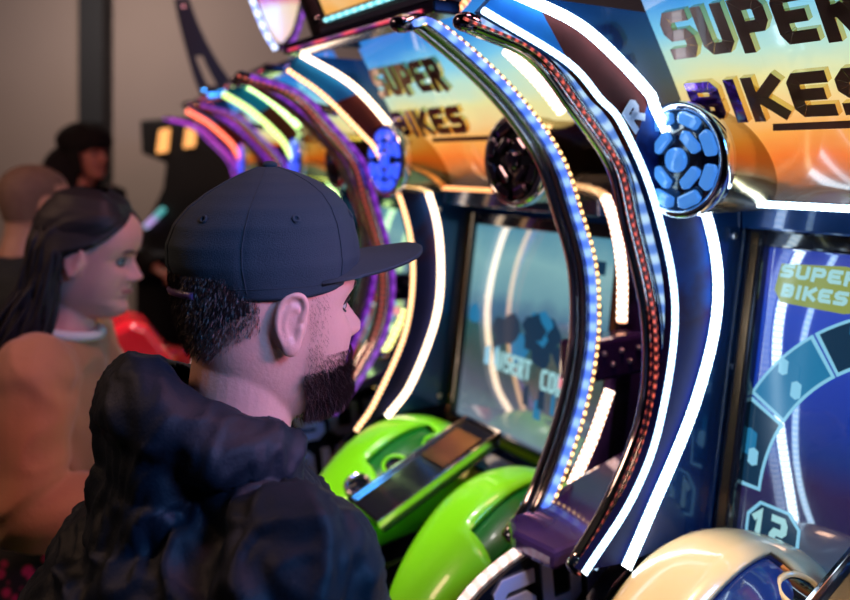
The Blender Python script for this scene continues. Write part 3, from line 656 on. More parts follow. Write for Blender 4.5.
bike(H3, 23, redp, rglass, 'far red ride-on racing motorcycle at the machine with red strips')

# ---------------------------------------------------------------- far shooting cabinet
fc = empty('light_gun_cabinet', (-1.45, 4.75, 0), radians(-12)); tag(fc, 'black arcade cabinet with two glowing orange panels behind the row', 'arcade machine')
b = MB(); b.prism([V(-.30, 0, 0), V(-.30, 0, 1.1), V(-.12, 0, 1.45), V(-.10, 0, 1.60), V(-.26, 0, 1.66), V(-.27, 0, 1.86), V(.1, 0, 1.88), V(.36, 0, 1.8), V(.42, 0, 0)], V(0, .6, 0)); b.build('cabinet_body', M['dark'], fc, bevel=.01)
orng = mat('orange lamp panel', (.1, .04, .02), .3, emit=(1, .42, .12), es=1.5, var=0)
for x, z in ((-.155, 1.66), (.02, 1.69)):
    b = MB(); b.prism([V(x, -.012, z), V(x+.075, -.012, z+.01), V(x+.09, -.012, z+.15), V(x+.02, -.012, z+.14)], V(0, .011, 0)); b.build('lamp_panel', orng, fc, bevel=.004, label='glowing orange panel')
b = MB(); b.tube([V(-.22, -.02, 1.22), V(-.10, -.02, 1.33)], .018, 8); b.build('edge_light', led('teal violet light', (.6, .4, .9), (.1, .6, .6), .9, .2, .2), fc)
b = MB(); b.box((-.34, -.18, .95), (.30, .02, 1.08)); b.build('control_shelf', M['dark'], fc, bevel=.01)

# ================================================================ people
def lerp_tab(tab, z):
    if z <= tab[0][0]: return tab[0][1:]
    for p, q in zip(tab, tab[1:]):
        if z <= q[0]:
            t = (z-p[0])/(q[0]-p[0]); t = t*t*(3-2*t) if False else t
            return tuple(a+(b_-a)*t for a, b_ in zip(p[1:], q[1:]))
    return tab[-1][1:]
# z, front x, back x, half width
HEAD = [(-.124, .030, -.010, .012), (-.120, .062, -.02, .028), (-.112, .079, -.03, .038), (-.10, .086, -.045, .046), (-.09, .085, -.06, .052), (-.078, .079, -.07, .057), (-.066, .082, -.076, .061),
        (-.05, .083, -.082, .065), (-.04, .082, -.086, .067), (-.02, .080, -.093, .070), (0, .077, -.099, .073), (.016, .085, -.102, .0745), (.03, .090, -.103, .076), (.05, .090, -.103, .077), (.07, .082, -.098, .075),
        (.09, .065, -.085, .068), (.105, .043, -.066, .054), (.115, .02, -.044, .036), (.121, .0, -.02, .014)]
PITCH = [0.0]
def RT(v):
    """nod the head about the top of the neck"""
    a = PITCH[0]; return V(v.x*cos(a)+v.z*sin(a), v.y, -v.x*sin(a)+v.z*cos(a))
def RV(x, y, z): return RT(V(x, y, z))
def head_pt(z, th, off=0, fem=False):
    fx, bx, hw = lerp_tab(HEAD, z); c, s = cos(th), sin(th)
    if c >= 0:
        p = .62 if z > -.09 else .8
        x = fx*(c**p); y = hw*math.copysign(abs(s)**.85, s)
    else:
        x = -abs(bx)*(abs(c)**.9); y = hw*math.copysign(abs(s)**.85, s)
    if c > 0:
        ay = abs(y)
        # nose
        nz = [(-.052, 0), (-.044, .004), (-.040, .016), (-.034, .027), (-.029, .029), (-.022, .024), (-.01, .017), (.004, .009), (.014, .002), (.02, 0)]
        h = 0
        if -.052 < z < .02:
            for p, q in zip(nz, nz[1:]):
                if p[0] <= z <= q[0]: h = p[1]+(q[1]-p[1])*(z-p[0])/(q[0]-p[0])
            sg = .0085 if z > -.02 else .0085+.006*exp(-((z+.034)/.01)**2)
            x += h*exp(-(ay/sg)**2*.8)
            x += .010*exp(-((ay-.014)/.006)**2-((z+.037)/.008)**2)
        # eye sockets, brow, cheek
        x -= .013*exp(-((ay-.031)/.013)**2-((z+.001)/.011)**2)
        x += .005*exp(-((ay-.03)/.02)**2-((z-.018)/.007)**2)*(.4 if fem else 1)
        x += .006*exp(-((ay-.038)/.016)**2-((z+.03)/.018)**2)
        # lips
        x += .0065*exp(-(ay/.020)**2)*(exp(-((z+.0555)/.0045)**2)+exp(-((z+.0685)/.005)**2))
        x -= .004*exp(-(ay/.022)**2)*exp(-((z+.062)/.0025)**2)
        x += .004*exp(-(ay/.018)**2)*exp(-((z+.098)/.01)**2)
    d = V(x+.01, y, 0); 
    if off: 
        L = d.length; d = d*(1+off/max(L, .01)); 
    return RT(V(d.x-.01, d.y, z+(off if z > .1 else 0)))
def head_shape(mb, o=V(0, 0, 0), fem=False):
    zs = [-.124+.245*i/110 for i in range(111)]
    nt = 120
    mb.ring_sweep([[o+head_pt(z, 2*pi*j/nt, fem=fem) for j in range(nt)] for z in zs])
def ear_shape(mb, o, side):
    """side -1 = right ear; o ear centre"""
    R = Matrix.Rotation(radians(8)*side, 3, 'Z')
    f = lambda x, y, z: o+RT(R @ V(x*.76+z*.14, y*side, z*.86-.006))
    rim = [f(x, .0095, z) for x, z in ((.010, .004), (.014, .018), (.008, .031), (-.006, .035), (-.019, .028), (-.023, .012), (-.019, -.006), (-.010, -.02), (-.003, -.030), (.006, -.033), (.011, -.024), (.010, -.012))]
    mb.tube(spline(rim, 4), .0036, 8)
    anti = [f(x, .009, z) for x, z in ((.004, .018), (-.006, .02), (-.012, .01), (-.010, -.006), (-.002, -.017), (.006, -.018))]
    mb.tube(spline(anti, 4), .0034, 8)
    mb.ellipsoid(f(-.005, .004, .003), (.0195, .0065, .030), 12, R)
    mb.ellipsoid(f(.002, .008, -.026), (.010, .006, .010), 10, R)
    mb.ellipsoid(f(.011, .007, -.006), (.005, .006, .009), 8, R)
def arm_chain(mb, sh, el, wr, k=1.0, clothes=0):
    sh, el, wr = Vector(sh), Vector(el), Vector(wr)
    pts = [sh, sh.lerp(el, .35), sh.lerp(el, .7), el, el.lerp(wr, .35), el.lerp(wr, .75), wr]
    rs = [.052, .047, .041, .038, .037, .029, .025]
    mb.ellipsoid(sh, [rs[0]*k*1.06+clothes]*3, 12)
    mb.tube(spline(pts, 3), [(rs[min(6, i//3)]*(1-(i % 3)/3)+rs[min(6, i//3+1)]*((i % 3)/3))*k+clothes for i in range(19)], 18)
def hand_shape(mb, wr, fwd, up):
    """palm and five fingers curled round a grip"""
    wr = Vector(wr); f = Vector(fwd).normalized(); s = f.cross(Vector(up)).normalized(); u = s.cross(f)
    pc = wr+f*.045
    R = Matrix((f, s, u)).transposed()
    mb.ellipsoid(pc, (.048, .040, .016), 12, R)
    for i, (ln, off) in enumerate(((.072, -.030), (.080, -.010), (.075, .010), (.060, .029))):
        p0 = wr+f*.065+s*off; p1 = p0+f*ln*.42; p2 = p1+f*ln*.20-u*ln*.30; p3 = p2-f*ln*.12-u*ln*.25
        mb.tube([p0, p1, p2, p3], [.0095, .009, .0085, .007], 10)
    q0 = wr+f*.02-s*.03; q1 = q0+f*.03-s*.022-u*.01; q2 = q1+f*.028-s*.002-u*.012
    mb.tube([q0, q1, q2], [.013, .011, .008], 10)
def leg_chain(mb, hip, knee, ank, cl=0):
    hip, knee, ank = Vector(hip), Vector(knee), Vector(ank)
    pts = [hip, hip.lerp(knee, .5), knee, knee.lerp(ank, .35), ank]
    rs = [.085, .072, .055, .055, .038]
    mb.tube(spline(pts, 4), [rs[min(4, i//4)]*(1-(i % 4)/4)+rs[min(4, i//4+1)]*((i % 4)/4)+cl for i in range(17)], 20)
def shoe(name, ank, m, parent):
    b = MB(); ax, ay, az = ank; rings = []
    for i in range(15):
        t = i/14; x = ax-.07+.27*t; hw = .038+.012*sin(pi*t)-.018*t**6; hh = .045-.02*t+.01*sin(pi*t)
        rings.append([V(x, ay+hw*cos(2*pi*j/18), max(.0, hh+hh*sin(2*pi*j/18))) for j in range(18)])
    b.ring_sweep(rings); b.lathe([(.045, .03), (.043, .10), (.040, .10)], (ax, ay, 0), (0, 0, 1), 20); return b.build(name, m, parent)
def skinmat(name, col, rough=.45): return mat(name, col, rough, sss=.12, bump=.12, bscale=260, var=.10, vscale=30)
def folds(amp, fr=(9, 9, 5), seed=0, lo=None):
    def fn(p):
        q = V(p.x*fr[0]+seed, p.y*fr[1], p.z*fr[2]+seed*.3)
        u = q*.6; q += V(noise.noise(u+V(11.3, 0, 0)), noise.noise(u+V(0, 7.9, 0)), noise.noise(u+V(0, 0, 5.1)))*.8
        a = 1-abs(noise.noise(q))*2.2
        b_ = noise.noise(q*2.7)
        return amp*(max(0, a)**2*.9+.35*b_-.3)
    return fn
def strands(mb, pts, ln, wd, droop, jit, rnd):
    for p, n in pts:
        d = (n+V(rnd.uniform(-jit, jit), rnd.uniform(-jit, jit), rnd.uniform(-jit, jit))+V(0, 0, -droop)).normalized()
        l = ln*rnd.uniform(.5, 1.1); s = d.cross(V(rnd.random(), rnd.random(), rnd.random())).normalized()*wd
        q = p+d*l*.55+V(0, 0, -.15*l*droop); r = p+d*l+V(0, 0, -.4*l*droop)
        mb.add([p-s, p+s, q+s*.7, q-s*.7, r], [(0, 1, 2, 3), (3, 2, 4)])

def person(label, pos, phi, hz, skin, cfg):
    """root on the floor under the head; local +x is where the person faces; hz = head centre height"""
    root = empty('person', (pos[0], pos[1], 0), radians(phi)); tag(root, label, 'person')
    H = V(0, 0, hz); fem = cfg.get('fem', False)
    k = cfg.get('w', 1.0)
    b = MB(); head_shape(b, H, fem)
    for s in (-1, 1): ear_shape(b, H+RV(-.002, .071*s, -.002), s)
    b.tube([H+V(-.025, 0, -.045), H+V(-.032, 0, -.10), H+V(-.045, 0, -.16), H+V(-.05, 0, -.22)], [.056 if not fem else .044, .056 if not fem else .045, .062 if not fem else .048, .085 if not fem else .046], 32)
    body = MB()
    sh = {s: H+V(*cfg['sh'][0:1], cfg['sh'][1]*s, cfg['sh'][2]) for s in (-1, 1)}
    hipz = cfg.get('hip', hz-.66)
    rings = []
    for z, cx, hd, hw in ((hz-.18, -.05, .06, .08), (hz-.22, -.055, .085, .15*k), (hz-.3, -.06, .10, .17*k), (hz-.4, -.07, .10, .155*k), (hz-.5, -.085, .095, .14*k), (hz-.6, -.10, .10, .155*k), (hipz-.06, -.11, .10, .16*k)):
        if fem: cx -= .022; hd *= .78; hw *= .9
        rings.append([V(cx+hd*cos(2*pi*j/32), hw*sin(2*pi*j/32), z) for j in range(32)])
    b.ring_sweep(rings)
    arms = cfg['arms']
    for s in (-1, 1):
        el, wr = H+Vector(arms[s][0]), H+Vector(arms[s][1])
        arm_chain(b, sh[s], el, wr, .82 if fem else .95); hand_shape(b, wr, (wr-el), (0, 0, 1))
        hp = V(-.11, .085*s, hipz-.04); kn = V(-.06, .10*s, hipz*.52); an = V(-.10, .11*s, .09)
        leg_chain(b, hp, kn, an)
        b.ellipsoid(V(-.05, .11*s, .05), (.10, .035, .035), 10)
    body_me = remesh(b, cfg.get('vox', .0035), 3, .5)
    link('body', body_me, skin, root, label=cfg.get('skinlabel'))
    # eyes and brows
    for s in (-1, 1):
        e = MB(); e.ellipsoid(H+RV(.063, .031*s, -.001), (.0125, .0125, .0115), 12); ey = e.build('eyeball', M['eyewhite'], root)
        e = MB(); e.ellipsoid(H+RV(.0738, .031*s, -.001), (.0028, .0062, .0062), 10); e.build('iris', M['iris'], ey)
        e = MB(); e.tube(spline([H+RV(.066, .046*s, .0015), H+RV(.0765, .038*s, .0055), H+RV(.0785, .030*s, .0065), H+RV(.073, .019*s, .002)], 4), .0017, 6)
        e.tube(spline([H+RV(.066, .046*s, -.003), H+RV(.074, .036*s, -.0085), H+RV(.073, .022*s, -.006)], 4), .0011, 6)
        e.build('eyelashes', M['hairdark'], ey)
        e = MB(); e.tube(spline([H+RV(.066, .052*s, .016), H+RV(.082, .040*s, .0215), H+RV(.088, .027*s, .021), H+RV(.089, .014*s, .0165)], 4), [.0012]+[.0028]*11+[.0016], 8); e.build('eyebrow', M['hairdark'], root)
    if fem:
        e = MB(); e.tube(spline([H+RV(.078, -.024, -.0605), H+RV(.0855, -.012, -.0615), H+RV(.0885, 0, -.0625), H+RV(.0855, .012, -.0615), H+RV(.078, .024, -.0605)], 4), .0035, 8); e.build('lips', M['lips'], root)
    return root, H
M['eyewhite'] = mat('eye white', (.45, .42, .40), .3)
M['iris'] = mat('brown iris', (.03, .015, .01), .5)
M['hairdark'] = mat('dark brown hair', (.018, .010, .009), .45)
M['beard'] = mat('dark brown beard', (.050, .022, .020), .6)
M['lips'] = mat('rose lips', (.45, .10, .12), .35)

# ---- man with cap
skin1 = skinmat('fair skin', (.62, .36, .29))
mz = EYE-.157
man, H = person('person in black flat-brim cap and dark navy hooded jacket, bearded, facing the machines', (-.169, .87), 30, mz, skin1,
    dict(sh=(-.035, .175, -.215), arms={-1: ((.01, -.235, -.47), (.20, -.20, -.56)), 1: ((.0, .24, -.47), (.20, .20, -.56))}, vox=.0022, skinlabel='fair skin with a full face in profile'))
rnd = random.Random(3)
# beard base + strands
def beard_mask(z, th):
    a = abs(((th+pi) % (2*pi))-pi)     # 0 = front
    if z > .02 or a > 1.75: return 0
    x = head_pt(z, th).x
    back = (.016 if z > -.06 else .012+(-.06-z)*.25)+.004*noise.noise(V(z*60, 3, 1))
    if x < back: return 0
    top = -.048+max(0, (.075-x))/.06*.014 if a > .32 else -.044       # cheek line falls towards the mouth
    if x < .042 and z > top: return 1 if z < .02 else 0                            # sideburn
    if a < .30 and -.0745 < z < -.050: return 0
    return 1 if z < top+.006*noise.noise(V(x*70, 1, 5)) else 0
b = MB(); pts = []
for i in range(60):
    for j in range(150):
        z0 = -.122+.148*i/60; th0 = -1.8+3.6*j/150; z1 = z0+.148/60; th1 = th0+3.6/150
        if beard_mask((z0+z1)/2, (th0+th1)/2):
            th = .0055 if z0 < -.05 else .001
            q = [H+head_pt(z, t, th+ .003*noise.noise(V(z*90, t*7, 0))) for z, t in ((z0, th0), (z0, th1), (z1, th1), (z1, th0))]
            if z0 < -.078+.012*noise.noise(V(q[0].x*60, q[0].y*60, 2)): b.add(q, [(0, 1, 2, 3)])
for _ in range(60000):
    z = rnd.uniform(-.124, .022); t = rnd.uniform(-1.75, 1.75)
    if not beard_mask(z, t): continue
    dens = 1 if z < -.066 else (.35+.65*(-.035-z)/.031 if z < -.035 else .3)
    if rnd.random() > dens: continue
    x_ = head_pt(z, t).x
    if z > -.046 and rnd.random() > (.042-x_)/.022: continue
    p = H+head_pt(z, t, .001 if z > -.05 else .003); n = V(cos(t), sin(t), -.25 if z < -.08 else 0).normalized()
    pts.append((p, n, z))
strands(b, [(p, n) for p, n, z in pts if z < -.062], .010, .00028, .7, .8, rnd)
strands(b, [(p, n) for p, n, z in pts if z >= -.062], .0042, .00014, .8, .3, rnd)
# under-jaw volume
for _ in range(3500):
    x = rnd.uniform(-.01, .085); y = rnd.uniform(-.045, .045)
    if (x-.045)**2/.0018+y*y/.0021 > 1: continue
    strands(b, [(H+V(x, y, -.118+.2*abs(y)), V(.1, y*6, -1).normalized())], .010, .0003, .2, .8, rnd)
b.build('beard', M['beard'], man, label='full dark beard')
# short nape hair and sideburns
b = MB(); hp = []
for i in range(34):
    for j in range(60):
        z0, z1 = -.05+.1*i/34, -.05+.1*(i+1)/34; t0, t1 = 1.98+(2*pi-3.96)*j/60, 1.98+(2*pi-3.96)*(j+1)/60
        tm = (t0+t1)/2; back = abs(tm-pi)
        if z0 < -.022+.045*max(0, back-.55): continue
        b.add([H+head_pt(z, t, .0008) for z, t in ((z0, t0), (z0, t1), (z1, t1), (z1, t0))], [(0, 1, 2, 3)])
for _ in range(13000):
    z = rnd.uniform(-.048, .045); t = rnd.uniform(1.88, 2*pi-1.88); back = abs(t-pi)
    lim = -.045+.045*max(0, back-.55)
    if z < lim or (z < lim+.02 and rnd.random() > (z-lim)/.02+.15): continue
    hp.append((H+head_pt(z, t, .0005), V(cos(t), sin(t), 0)))
strands(b, hp, .0048, .00028, 1.1, .35, rnd)
b.build('short_hair', M['hairdark'], man, label='short dark hair below the cap')
# cap
capm = mat('black cotton twill', (.006, .027, .042), .8, bump=.35, bscale=900, var=.25, vscale=18)
CAP = [(.018, .095, -.093, .081), (.03, .0975, -.099, .083), (.05, .0985, -.109, .086), (.07, .0965, -.110, .0855), (.09, .0915, -.101, .083), (.108, .083, -.086, .075), (.122, .071, -.068, .063), (.134, .053, -.048, .047), (.143, .033, -.030, .029), (.149, .012, -.014, .012), (.150, .004, -.005, .004)]
def cap_pt(z, t, off=0):
    fx, bx, hw = lerp_tab(CAP, z); c, s = cos(t), sin(t); rx = fx if c > 0 else -bx
    e = .9 if c > 0 else 1.0
    n_ = 1.0
    x = (rx+off)*math.copysign(abs(c)**e, c)-.006*(1 if c < 0 else 0)*0; y = (hw+off)*math.copysign(abs(s)**.95, s)
    k = .0007*noise.noise(V(x*30, y*30, z*25))*3
    # panel seams pinch slightly
    for ts in (0, pi/3, 2*pi/3, pi, 4*pi/3, 5*pi/3):
        dd = abs(((t-ts+pi) % (2*pi))-pi)
        if dd < .06: k -= .0012*(1-dd/.06)*(0 if ts == 0 and z < .1 else 1)
    zoff = .025*max(0, c)**2*(1-min(1, max(0, (z-.018)/.04)))     # lower edge rises towards the brim
    return V(x*(1+k*8), y*(1+k*8), z+zoff)
zc_ = [.018+.132*(1-(1-i/60)**1.6) for i in range(61)]
b = MB(); nt = 144
rings = [[H+cap_pt(z, 2*pi*j/nt) for j in range(nt)] for z in zc_]
inner = [[H+cap_pt(z, 2*pi*j/nt, -.0035) for j in range(nt)] for z in (.018,)]
b.ring_sweep([[p+V(0, 0, .02) for p in inner[0]]]+inner+rings, caps=False)
cap = b.build('cap_crown', capm, man, label='black cap crown with six stitched panels')
b = MB()
for t in (pi/3, 2*pi/3, 4*pi/3, 5*pi/3, pi, .0):
    b.tube([H+cap_pt(z, t+.004, .0004) for z in zc_[2:-2]], .00055, 6)
b.tube([H+cap_pt(.030, 2*pi*j/90, .0003) for j in range(91)], .0005, 5); b.build('seam', capm, cap)
b = MB(); b.ellipsoid(H+V(-.0, 0, .151), (.0085, .0085, .0055), 10); b.build('button', capm, cap)
for t in (pi/6, pi/2, 5*pi/6, 7*pi/6, 3*pi/2, 11*pi/6):
    c0 = cap_pt(.098, t); nrm = (c0-cap_pt(.098, t, -.01)).normalized(); nrm = (nrm+V(0, 0, .55)).normalized()
    b = MB(); b.lathe([(.0048, 0), (.0042, .0012), (.0022, .0012), (.0018, -.0006)], H+c0+nrm*.0006, nrm, 18, cap=False); b.build('eyelet', capm, cap)
# flat brim
b = MB(); top = []; ns, nt2 = 26, 48
def brim(u, v):   # u 0..1 outwards, v -1..1 across
    t = v*1.32; base = cap_pt(.020, t); c = cos(t)
    out = V(.184*sqrt(max(0, 1-(abs(v)**2.4)*.98))-.004, .082*math.copysign(abs(v)**.85, v), 0)
    tip = V(max(out.x, base.x), out.y, base.z)
    p = base.lerp(tip, u); p.z = .050-.006*(p.y/.08)**2*2+.006*u*max(0, cos(t))-.012*max(0, 1-c)*(1-u*.3); return p
R1 = []
for i in range(ns+1):
    R1.append([H+brim(i/ns, -1+2*j/nt2) for j in range(nt2+1)])
n_ = nt2+1
b.add([p for r in R1 for p in r], [(i*n_+j, i*n_+j+1, (i+1)*n_+j+1, (i+1)*n_+j) for i in range(ns) for j in range(nt2)])
br = b.build('cap_brim', capm, cap, label='flat stiff brim'); so = br.modifiers.new('s', 'SOLIDIFY'); so.thickness = .0042; so.offset = 0
# snap strap at the rear
b = MB(); b.tube([H+V(-.102*cos(t)-.001, .084*sin(t), .021+.002*cos(t)) for t in [(-.5+i/20) for i in range(21)]], .0045, 8, flatx=1); b.build('snap_strap', mat('purple plastic strap', (.10, .05, .16), .35), cap)
# jacket
jm = mat('navy shell jacket', (.0022, .009, .018), .6, bump=.15, bscale=300, var=.3, vscale=9)
jm.node_tree.nodes['Principled BSDF'].inputs['Specular IOR Level'].default_value = .3
b = MB(); rings = []
for z, cx, hd, hw, e in ((-.125, -.045, .068, .080, 1), (-.15, -.05, .075, .088, 1), (-.175, -.055, .092, .130, 1), (-.20, -.055, .110, .168, .9), (-.225, -.055, .128, .198, .85), (-.28, -.075, .155, .213, .8), (-.36, -.115, .180, .213, .8), (-.46, -.135, .185, .20, .8), (-.56, -.14, .175, .195, .8), (-.66, -.13, .165, .205, .8), (-.74, -.115, .15, .21, .8)):
    rings.append([H+V(cx+hd*math.copysign(abs(cos(2*pi*j/48))**e, cos(2*pi*j/48)), hw*math.copysign(abs(sin(2*pi*j/48))**e, sin(2*pi*j/48)), z) for j in range(48)])
b.ring_sweep(rings)
for s in (-1, 1):
    shd = H+V(-.035, .180*s, -.207); arm_chain(b, shd, H+Vector(((.01, -.235, -.47), (.0, .24, -.47))[0 if s < 0 else 1]), H+V(.19, .205*s, -.555), 1.0, .022)
for s in (-1, 1): b.tube([H+V(-.055, .075*s, -.165), H+V(-.045, .13*s, -.190), H+V(-.030, .180*s, -.210)], [.042, .046, .052], 16)
# hood lying behind the neck and stand collar
hood = []; hr = []
for i in range(25):
    t = radians(-100+200*i/24)+pi; bk = max(0, .5-.5*cos(t))**1.5         # bk 1 at the back
    hood.append(H+V(-.03+.105*cos(t), .100*sin(t), -.158+.070*bk)); hr.append(.018+.026*bk)
b.tube(hood, hr, 20)
b.ellipsoid(H+V(-.12, 0, -.135), (.050, .095, .075), 14); b.ellipsoid(H+V(-.12, 0, -.20), (.06, .10, .08), 14); b.ellipsoid(H+V(-.135, .015, -.088), (.032, .07, .038), 12)
jme = remesh(b, .0045, 5, .5)
ff = folds(.014, (12, 9, 9), 3.3); f2 = folds(.0055, (30, 24, 20), 8)
displace(jme, lambda p: (ff(p)+f2(p))*(1 if (p.z-H.z) < -.10 else .6))
# open the collar round the neck
bm = bmesh.new(); bm.from_mesh(jme)
kill = [v for v in bm.verts if (v.co.z-H.z) > -.155 and ((v.co.x-H.x+.035)/.074)**2+((v.co.y)/.072)**2 < 1]
bmesh.ops.delete(bm, geom=kill, context='VERTS'); bm.to_mesh(jme); bm.free()
jk = link('hooded_jacket', jme, jm, man, label='dark navy hooded shell jacket')
jk.modifiers.new('s', 'SOLIDIFY').thickness = -.002
for s_ in (-1, 1):
    b = MB(); top_e = spline([H+V(-.075, .082*s_, -.092), H+V(-.03, .090*s_, -.092), H+V(-.008, .086*s_, -.112), H+V(.004, .074*s_, -.140), H+V(.012, .058*s_, -.165)], 5)
    bot_e = [p+V(.006, .016*s_, -.06) for p in top_e]
    b.ring_sweep([[p, p+V(.002, .004*s_, 0), q+V(.002, .004*s_, 0), q] for p, q in zip(top_e, bot_e)], flat=False); b.build('stand_collar', jm, jk, bevel=.001)
b = MB(); p0 = H+V(-.02, -.192, -.155)
b.tube(spline([H+V(-.035, -.150, -.178), H+V(.025, -.178, -.205), H+V(.045, -.20, -.25), H+V(.035, -.22, -.31)], 6), .0014, 6); b.build('shoulder_seam', jm, jk)
jean = mat('dark denim', (.015, .02, .045), .8, bump=.4, bscale=400)
def trousers(root, hipz, m, k=1):
    b = MB(); b.ellipsoid(V(-.11, 0, hipz-.02), (.13, .175*k, .12), 14)
    for s in (-1, 1): leg_chain(b, V(-.11, .085*s, hipz-.04), V(-.06, .10*s, hipz*.52), V(-.10, .11*s, .09), .014)
    me = remesh(b, .007, 3); displace(me, folds(.006, (8, 8, 8), 5)); o = link('trousers', me, m, root)
    for s in (-1, 1): shoe('shoe', (-.10, .11*s, .09), M['dark'], root)
trousers(man, mz-.66, jean)

# ---- woman with long dark hair
PITCH[0] = radians(9)
wz = EYE-.188
skin2 = skinmat('light skin', (.78, .36, .31))
wom, Hw = person('person with long dark hair in tan long-sleeved top, smiling towards the machines', (-.668, 1.6), 3, wz, skin2,
    dict(sh=(-.085, .135, -.225), arms={-1: ((-.03, -.22, -.42), (.20, -.17, -.44)), 1: ((.02, .20, -.42), (.21, .165, -.44))}, fem=True, w=.88, hip=wz-.62, skinlabel=None))
tan = mat('tan knitted top', (.42, .19, .085), .75, bump=.3, bscale=300, sheen=.2)
b = MB(); rings = []
for z, cx, hd, hw in ((-.152, -.052, .056, .062), (-.168, -.06, .068, .10), (-.19, -.07, .082, .145), (-.24, -.08, .098, .172), (-.32, -.08, .112, .172), (-.42, -.075, .108, .15), (-.52, -.09, .112, .155), (-.6, -.10, .125, .17)):
    rings.append([Hw+V(cx+hd*cos(2*pi*j/40), hw*sin(2*pi*j/40), z) for j in range(40)])
b.ring_sweep(rings)
for s in (-1, 1):
    arm_chain(b, Hw+V(-.045 if s < 0 else -.085, .155*s, -.205), Hw+Vector((-.03, -.22, -.42) if s < 0 else (.03, .20, -.42)), Hw+V(.19, .17*s, -.435), .9, .026)
me = remesh(b, .006, 4); displace(me, folds(.010, (9, 9, 7), 11))
top_ = link('knitted_top', me, tan, wom, label='tan long-sleeved top')
b = MB()
b.tube([Hw+V(-.045+.062*cos(t), .060*sin(t), -.148-.012*cos(t)) for t in [2*pi*i/30 for i in range(31)]], .010, 10); b.build('collar', mat('white shirt collar', (.7, .66, .62), .7), wom, label='white collar')
# hair: scalp shell + long locks
b = MB(); hs = []
rw = random.Random(12)
def hairline(z):
    tb = [(-.07, 1.95), (-.03, 1.85), (.0, 1.70), (.03, 1.38), (.05, 1.12), (.068, .80), (.082, .4), (.092, .05)]
    for p, q in zip(tb, tb[1:]):
        if z <= q[0]: return p[1]+(q[1]-p[1])*max(0, z-p[0])/(q[0]-p[0])
    return .02
rings = []
for i in range(50):
    z = -.07+.190*i/49; hl = hairline(z)
    rings.append([Hw+head_pt(z, hl+(2*pi-2*hl)*j/90, .012*min(1, 3.5*min(j, 90-j)/90+.25)+.002*noise.noise(V(j*.25, z*8, 1))) for j in range(91)])
b.ring_sweep(rings, closed=False, caps=False)
b.ellipsoid(Hw+V(-.018, 0, .070), (.082, .078, .062), 18)
for n in range(420):
    t = rw.uniform(1.85, 2*pi-1.85); z = rw.uniform(-.05, .05); p = Hw+head_pt(z, t, .006)
    L = rw.uniform(.26, .44); pts_ = [p]; sd = 1 if sin(t) > 0 else -1
    for i in range(1, 13):
        f = i/12
        pts_.append(p+V(-.025*f-.13*f*f+.007*sin(f*9+n), (.02*f*sd if abs(sin(t)) > .4 else 0)+.007*sin(f*7+n*1.7), -L*f))
    b.tube(pts_, [.0065*(1-.7*i/12)+.001 for i in range(13)], 5)
for n in range(160):   # front sections swept back over the ear
    s = -1 if n % 4 else 1; z = rw.uniform(.0, .10); p = Hw+head_pt(z, s*(hairline(z)+.02), .003)
    b.tube(spline([p, p.lerp(Hw+V(-.045, .083*s, z*.6), .55)+V(0, .006*s, .004), Hw+V(-.05, .086*s, z*.5), Hw+V(-.075, .082*s, -.05), Hw+V(-.11, .08*s, -.13+.02*sin(n))], 3), [.0025]+[.0042]*11+[.002], 5)
b.build('long_hair', mat('near black hair', (.008, .006, .009), .62), wom, label='long near-black hair falling down the back')
floral, nt_, bs_ = newmat('floral print fabric')
vn = nt_.nodes.new('ShaderNodeTexVoronoi'); vn.inputs['Scale'].default_value = 42; tcn = nt_.nodes.new('ShaderNodeTexCoord'); nt_.links.new(tcn.outputs['Object'], vn.inputs['Vector'])
crn = nt_.nodes.new('ShaderNodeValToRGB'); nt_.links.new(vn.outputs['Distance'], crn.inputs[0]); e = crn.color_ramp.elements
e[0].position = .3; e[0].color = (.55, .02, .12, 1); e[1].position = .5; e[1].color = (.01, .008, .015, 1); nt_.links.new(crn.outputs[0], bs_.inputs['Base Color']); bs_.inputs['Roughness'].default_value = .8
b = MB(); rings = []
for i in range(14):
    t = i/13; z = wz-.50-.62*t; rings.append([V(-.095+(.125+.12*t+.012*t*sin(j*2.2))*cos(2*pi*j/60), (.165+.11*t+.012*t*sin(j*2.2))*sin(2*pi*j/60), z) for j in range(60)])
b.ring_sweep(rings, caps=False); sk = b.build('skirt', floral, wom, label='black skirt with pink floral print'); sk.modifiers.new('s', 'SOLIDIFY').thickness = .003
for s in (-1, 1): shoe('shoe', (-.10, .11*s, .09), M['dark'], wom)

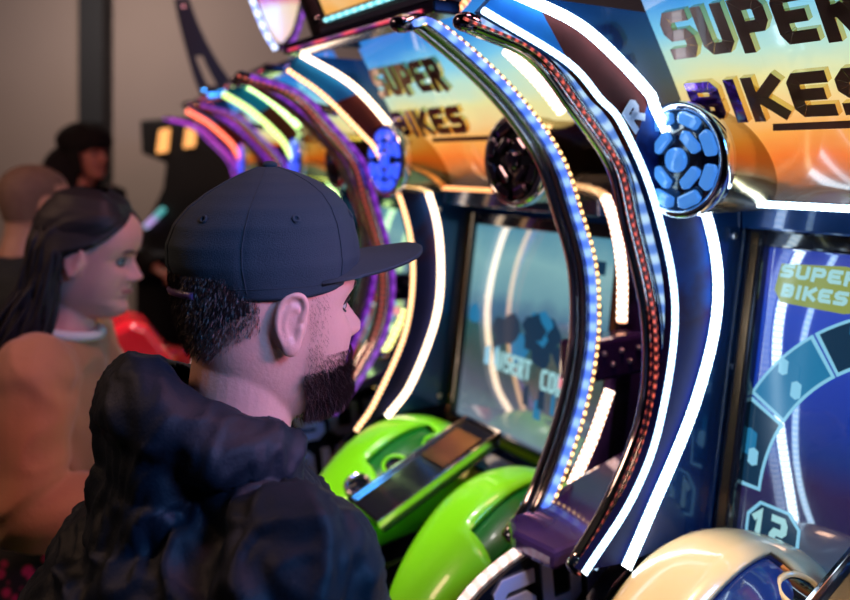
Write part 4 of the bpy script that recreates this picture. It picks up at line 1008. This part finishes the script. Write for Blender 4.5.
# ---- man with shaved head
PITCH[0] = 0.0
skin3 = skinmat('tanned skin', (.52, .30, .20))
bz_ = EYE-.135
bald, Hb = person('person with shaved head in dark t-shirt, seen from behind', (-1.18, 2.42), 52, bz_, skin3,
    dict(sh=(-.03, .19, -.20), arms={-1: ((.03, -.25, -.48), (.24, -.2, -.55)), 1: ((.03, .25, -.48), (.24, .2, -.55))}, w=1.05))
def shirt(root, H_, m, name, k=1, sl=.6):
    b = MB(); rings = []
    for z, cx, hd, hw in ((-.15, -.045, .072, .078), (-.17, -.05, .09, .13), (-.195, -.055, .11, .18), (-.25, -.06, .125, .205), (-.34, -.065, .135, .20), (-.45, -.08, .13, .185), (-.56, -.10, .135, .185), (-.7, -.11, .14, .195)):
        rings.append([H_+V(cx+hd*cos(2*pi*j/40), hw*k*sin(2*pi*j/40), z) for j in range(40)])
    b.ring_sweep(rings)
    for s in (-1, 1): arm_chain(b, H_+V(-.03, .185*s, -.22), H_+V(.03, .25*s, -.48), H_+V(.22, .205*s, -.54), 1, .02)
    me = remesh(b, .008, 4); displace(me, folds(.009, (8, 8, 6), 21)); return link(name, me, m, root)
shirt(bald, Hb, mat('black teal cotton', (.012, .022, .028), .8), 'long_sleeved_shirt', 1.08)
b = MB()
for i in range(40):
    for j in range(90):
        z0, z1 = -.045+.164*i/40, -.045+.164*(i+1)/40; t0, t1 = 2*pi*j/90, 2*pi*(j+1)/90; a = abs((((t0+t1)/2+pi) % (2*pi))-pi)
        if a < (1.5 if z0 < .06 else 1.0): continue
        b.add([Hb+head_pt(z, t, .0015) for z, t in ((z0, t0), (z0, t1), (z1, t1), (z1, t0))], [(0, 1, 2, 3)])
b.build('stubble_hair', mat('shaved hair stubble', (.20, .125, .085), .7, var=.3, vscale=40), bald)
trousers(bald, bz_-.66, jean)

# ---- distant person in black
dz = EYE+.03
far, Hf = person('person in black with dark hair standing far back beside the column', (-1.56, 3.7), -20, dz, skinmat('rosy skin', (.60, .25, .20)),
    dict(sh=(-.03, .19, -.20), arms={-1: ((.03, -.25, -.48), (.24, -.2, -.55)), 1: ((.03, .25, -.48), (.24, .2, -.55))}, w=1.05))
shirt(far, Hf, mat('black wool coat', (.008, .008, .010), .95), 'coat', 1.3)
b = MB()
for i in range(30):
    for j in range(60):
        z0, z1 = -.10+.221*i/30, -.10+.221*(i+1)/30; t0, t1 = 2*pi*j/60, 2*pi*(j+1)/60; a = abs((((t0+t1)/2+pi) % (2*pi))-pi)
        if a < (1.0 if z0 > .04 else 1.35): continue
        b.add([Hf+head_pt(z, t, .025) for z, t in ((z0, t0), (z0, t1), (z1, t1), (z1, t0))], [(0, 1, 2, 3)])
b.ellipsoid(Hf+V(-.02, 0, .06), (.125, .125, .085), 14); b.ellipsoid(Hf+V(-.09, 0, -.10), (.09, .17, .15), 14)
b.ellipsoid(Hf+V(-.12, 0, -.20), (.12, .24, .10), 14)
b.build('bushy_hair', mat('matt black hair', (.008, .007, .008), .95), far)
trousers(far, dz-.68, jean)
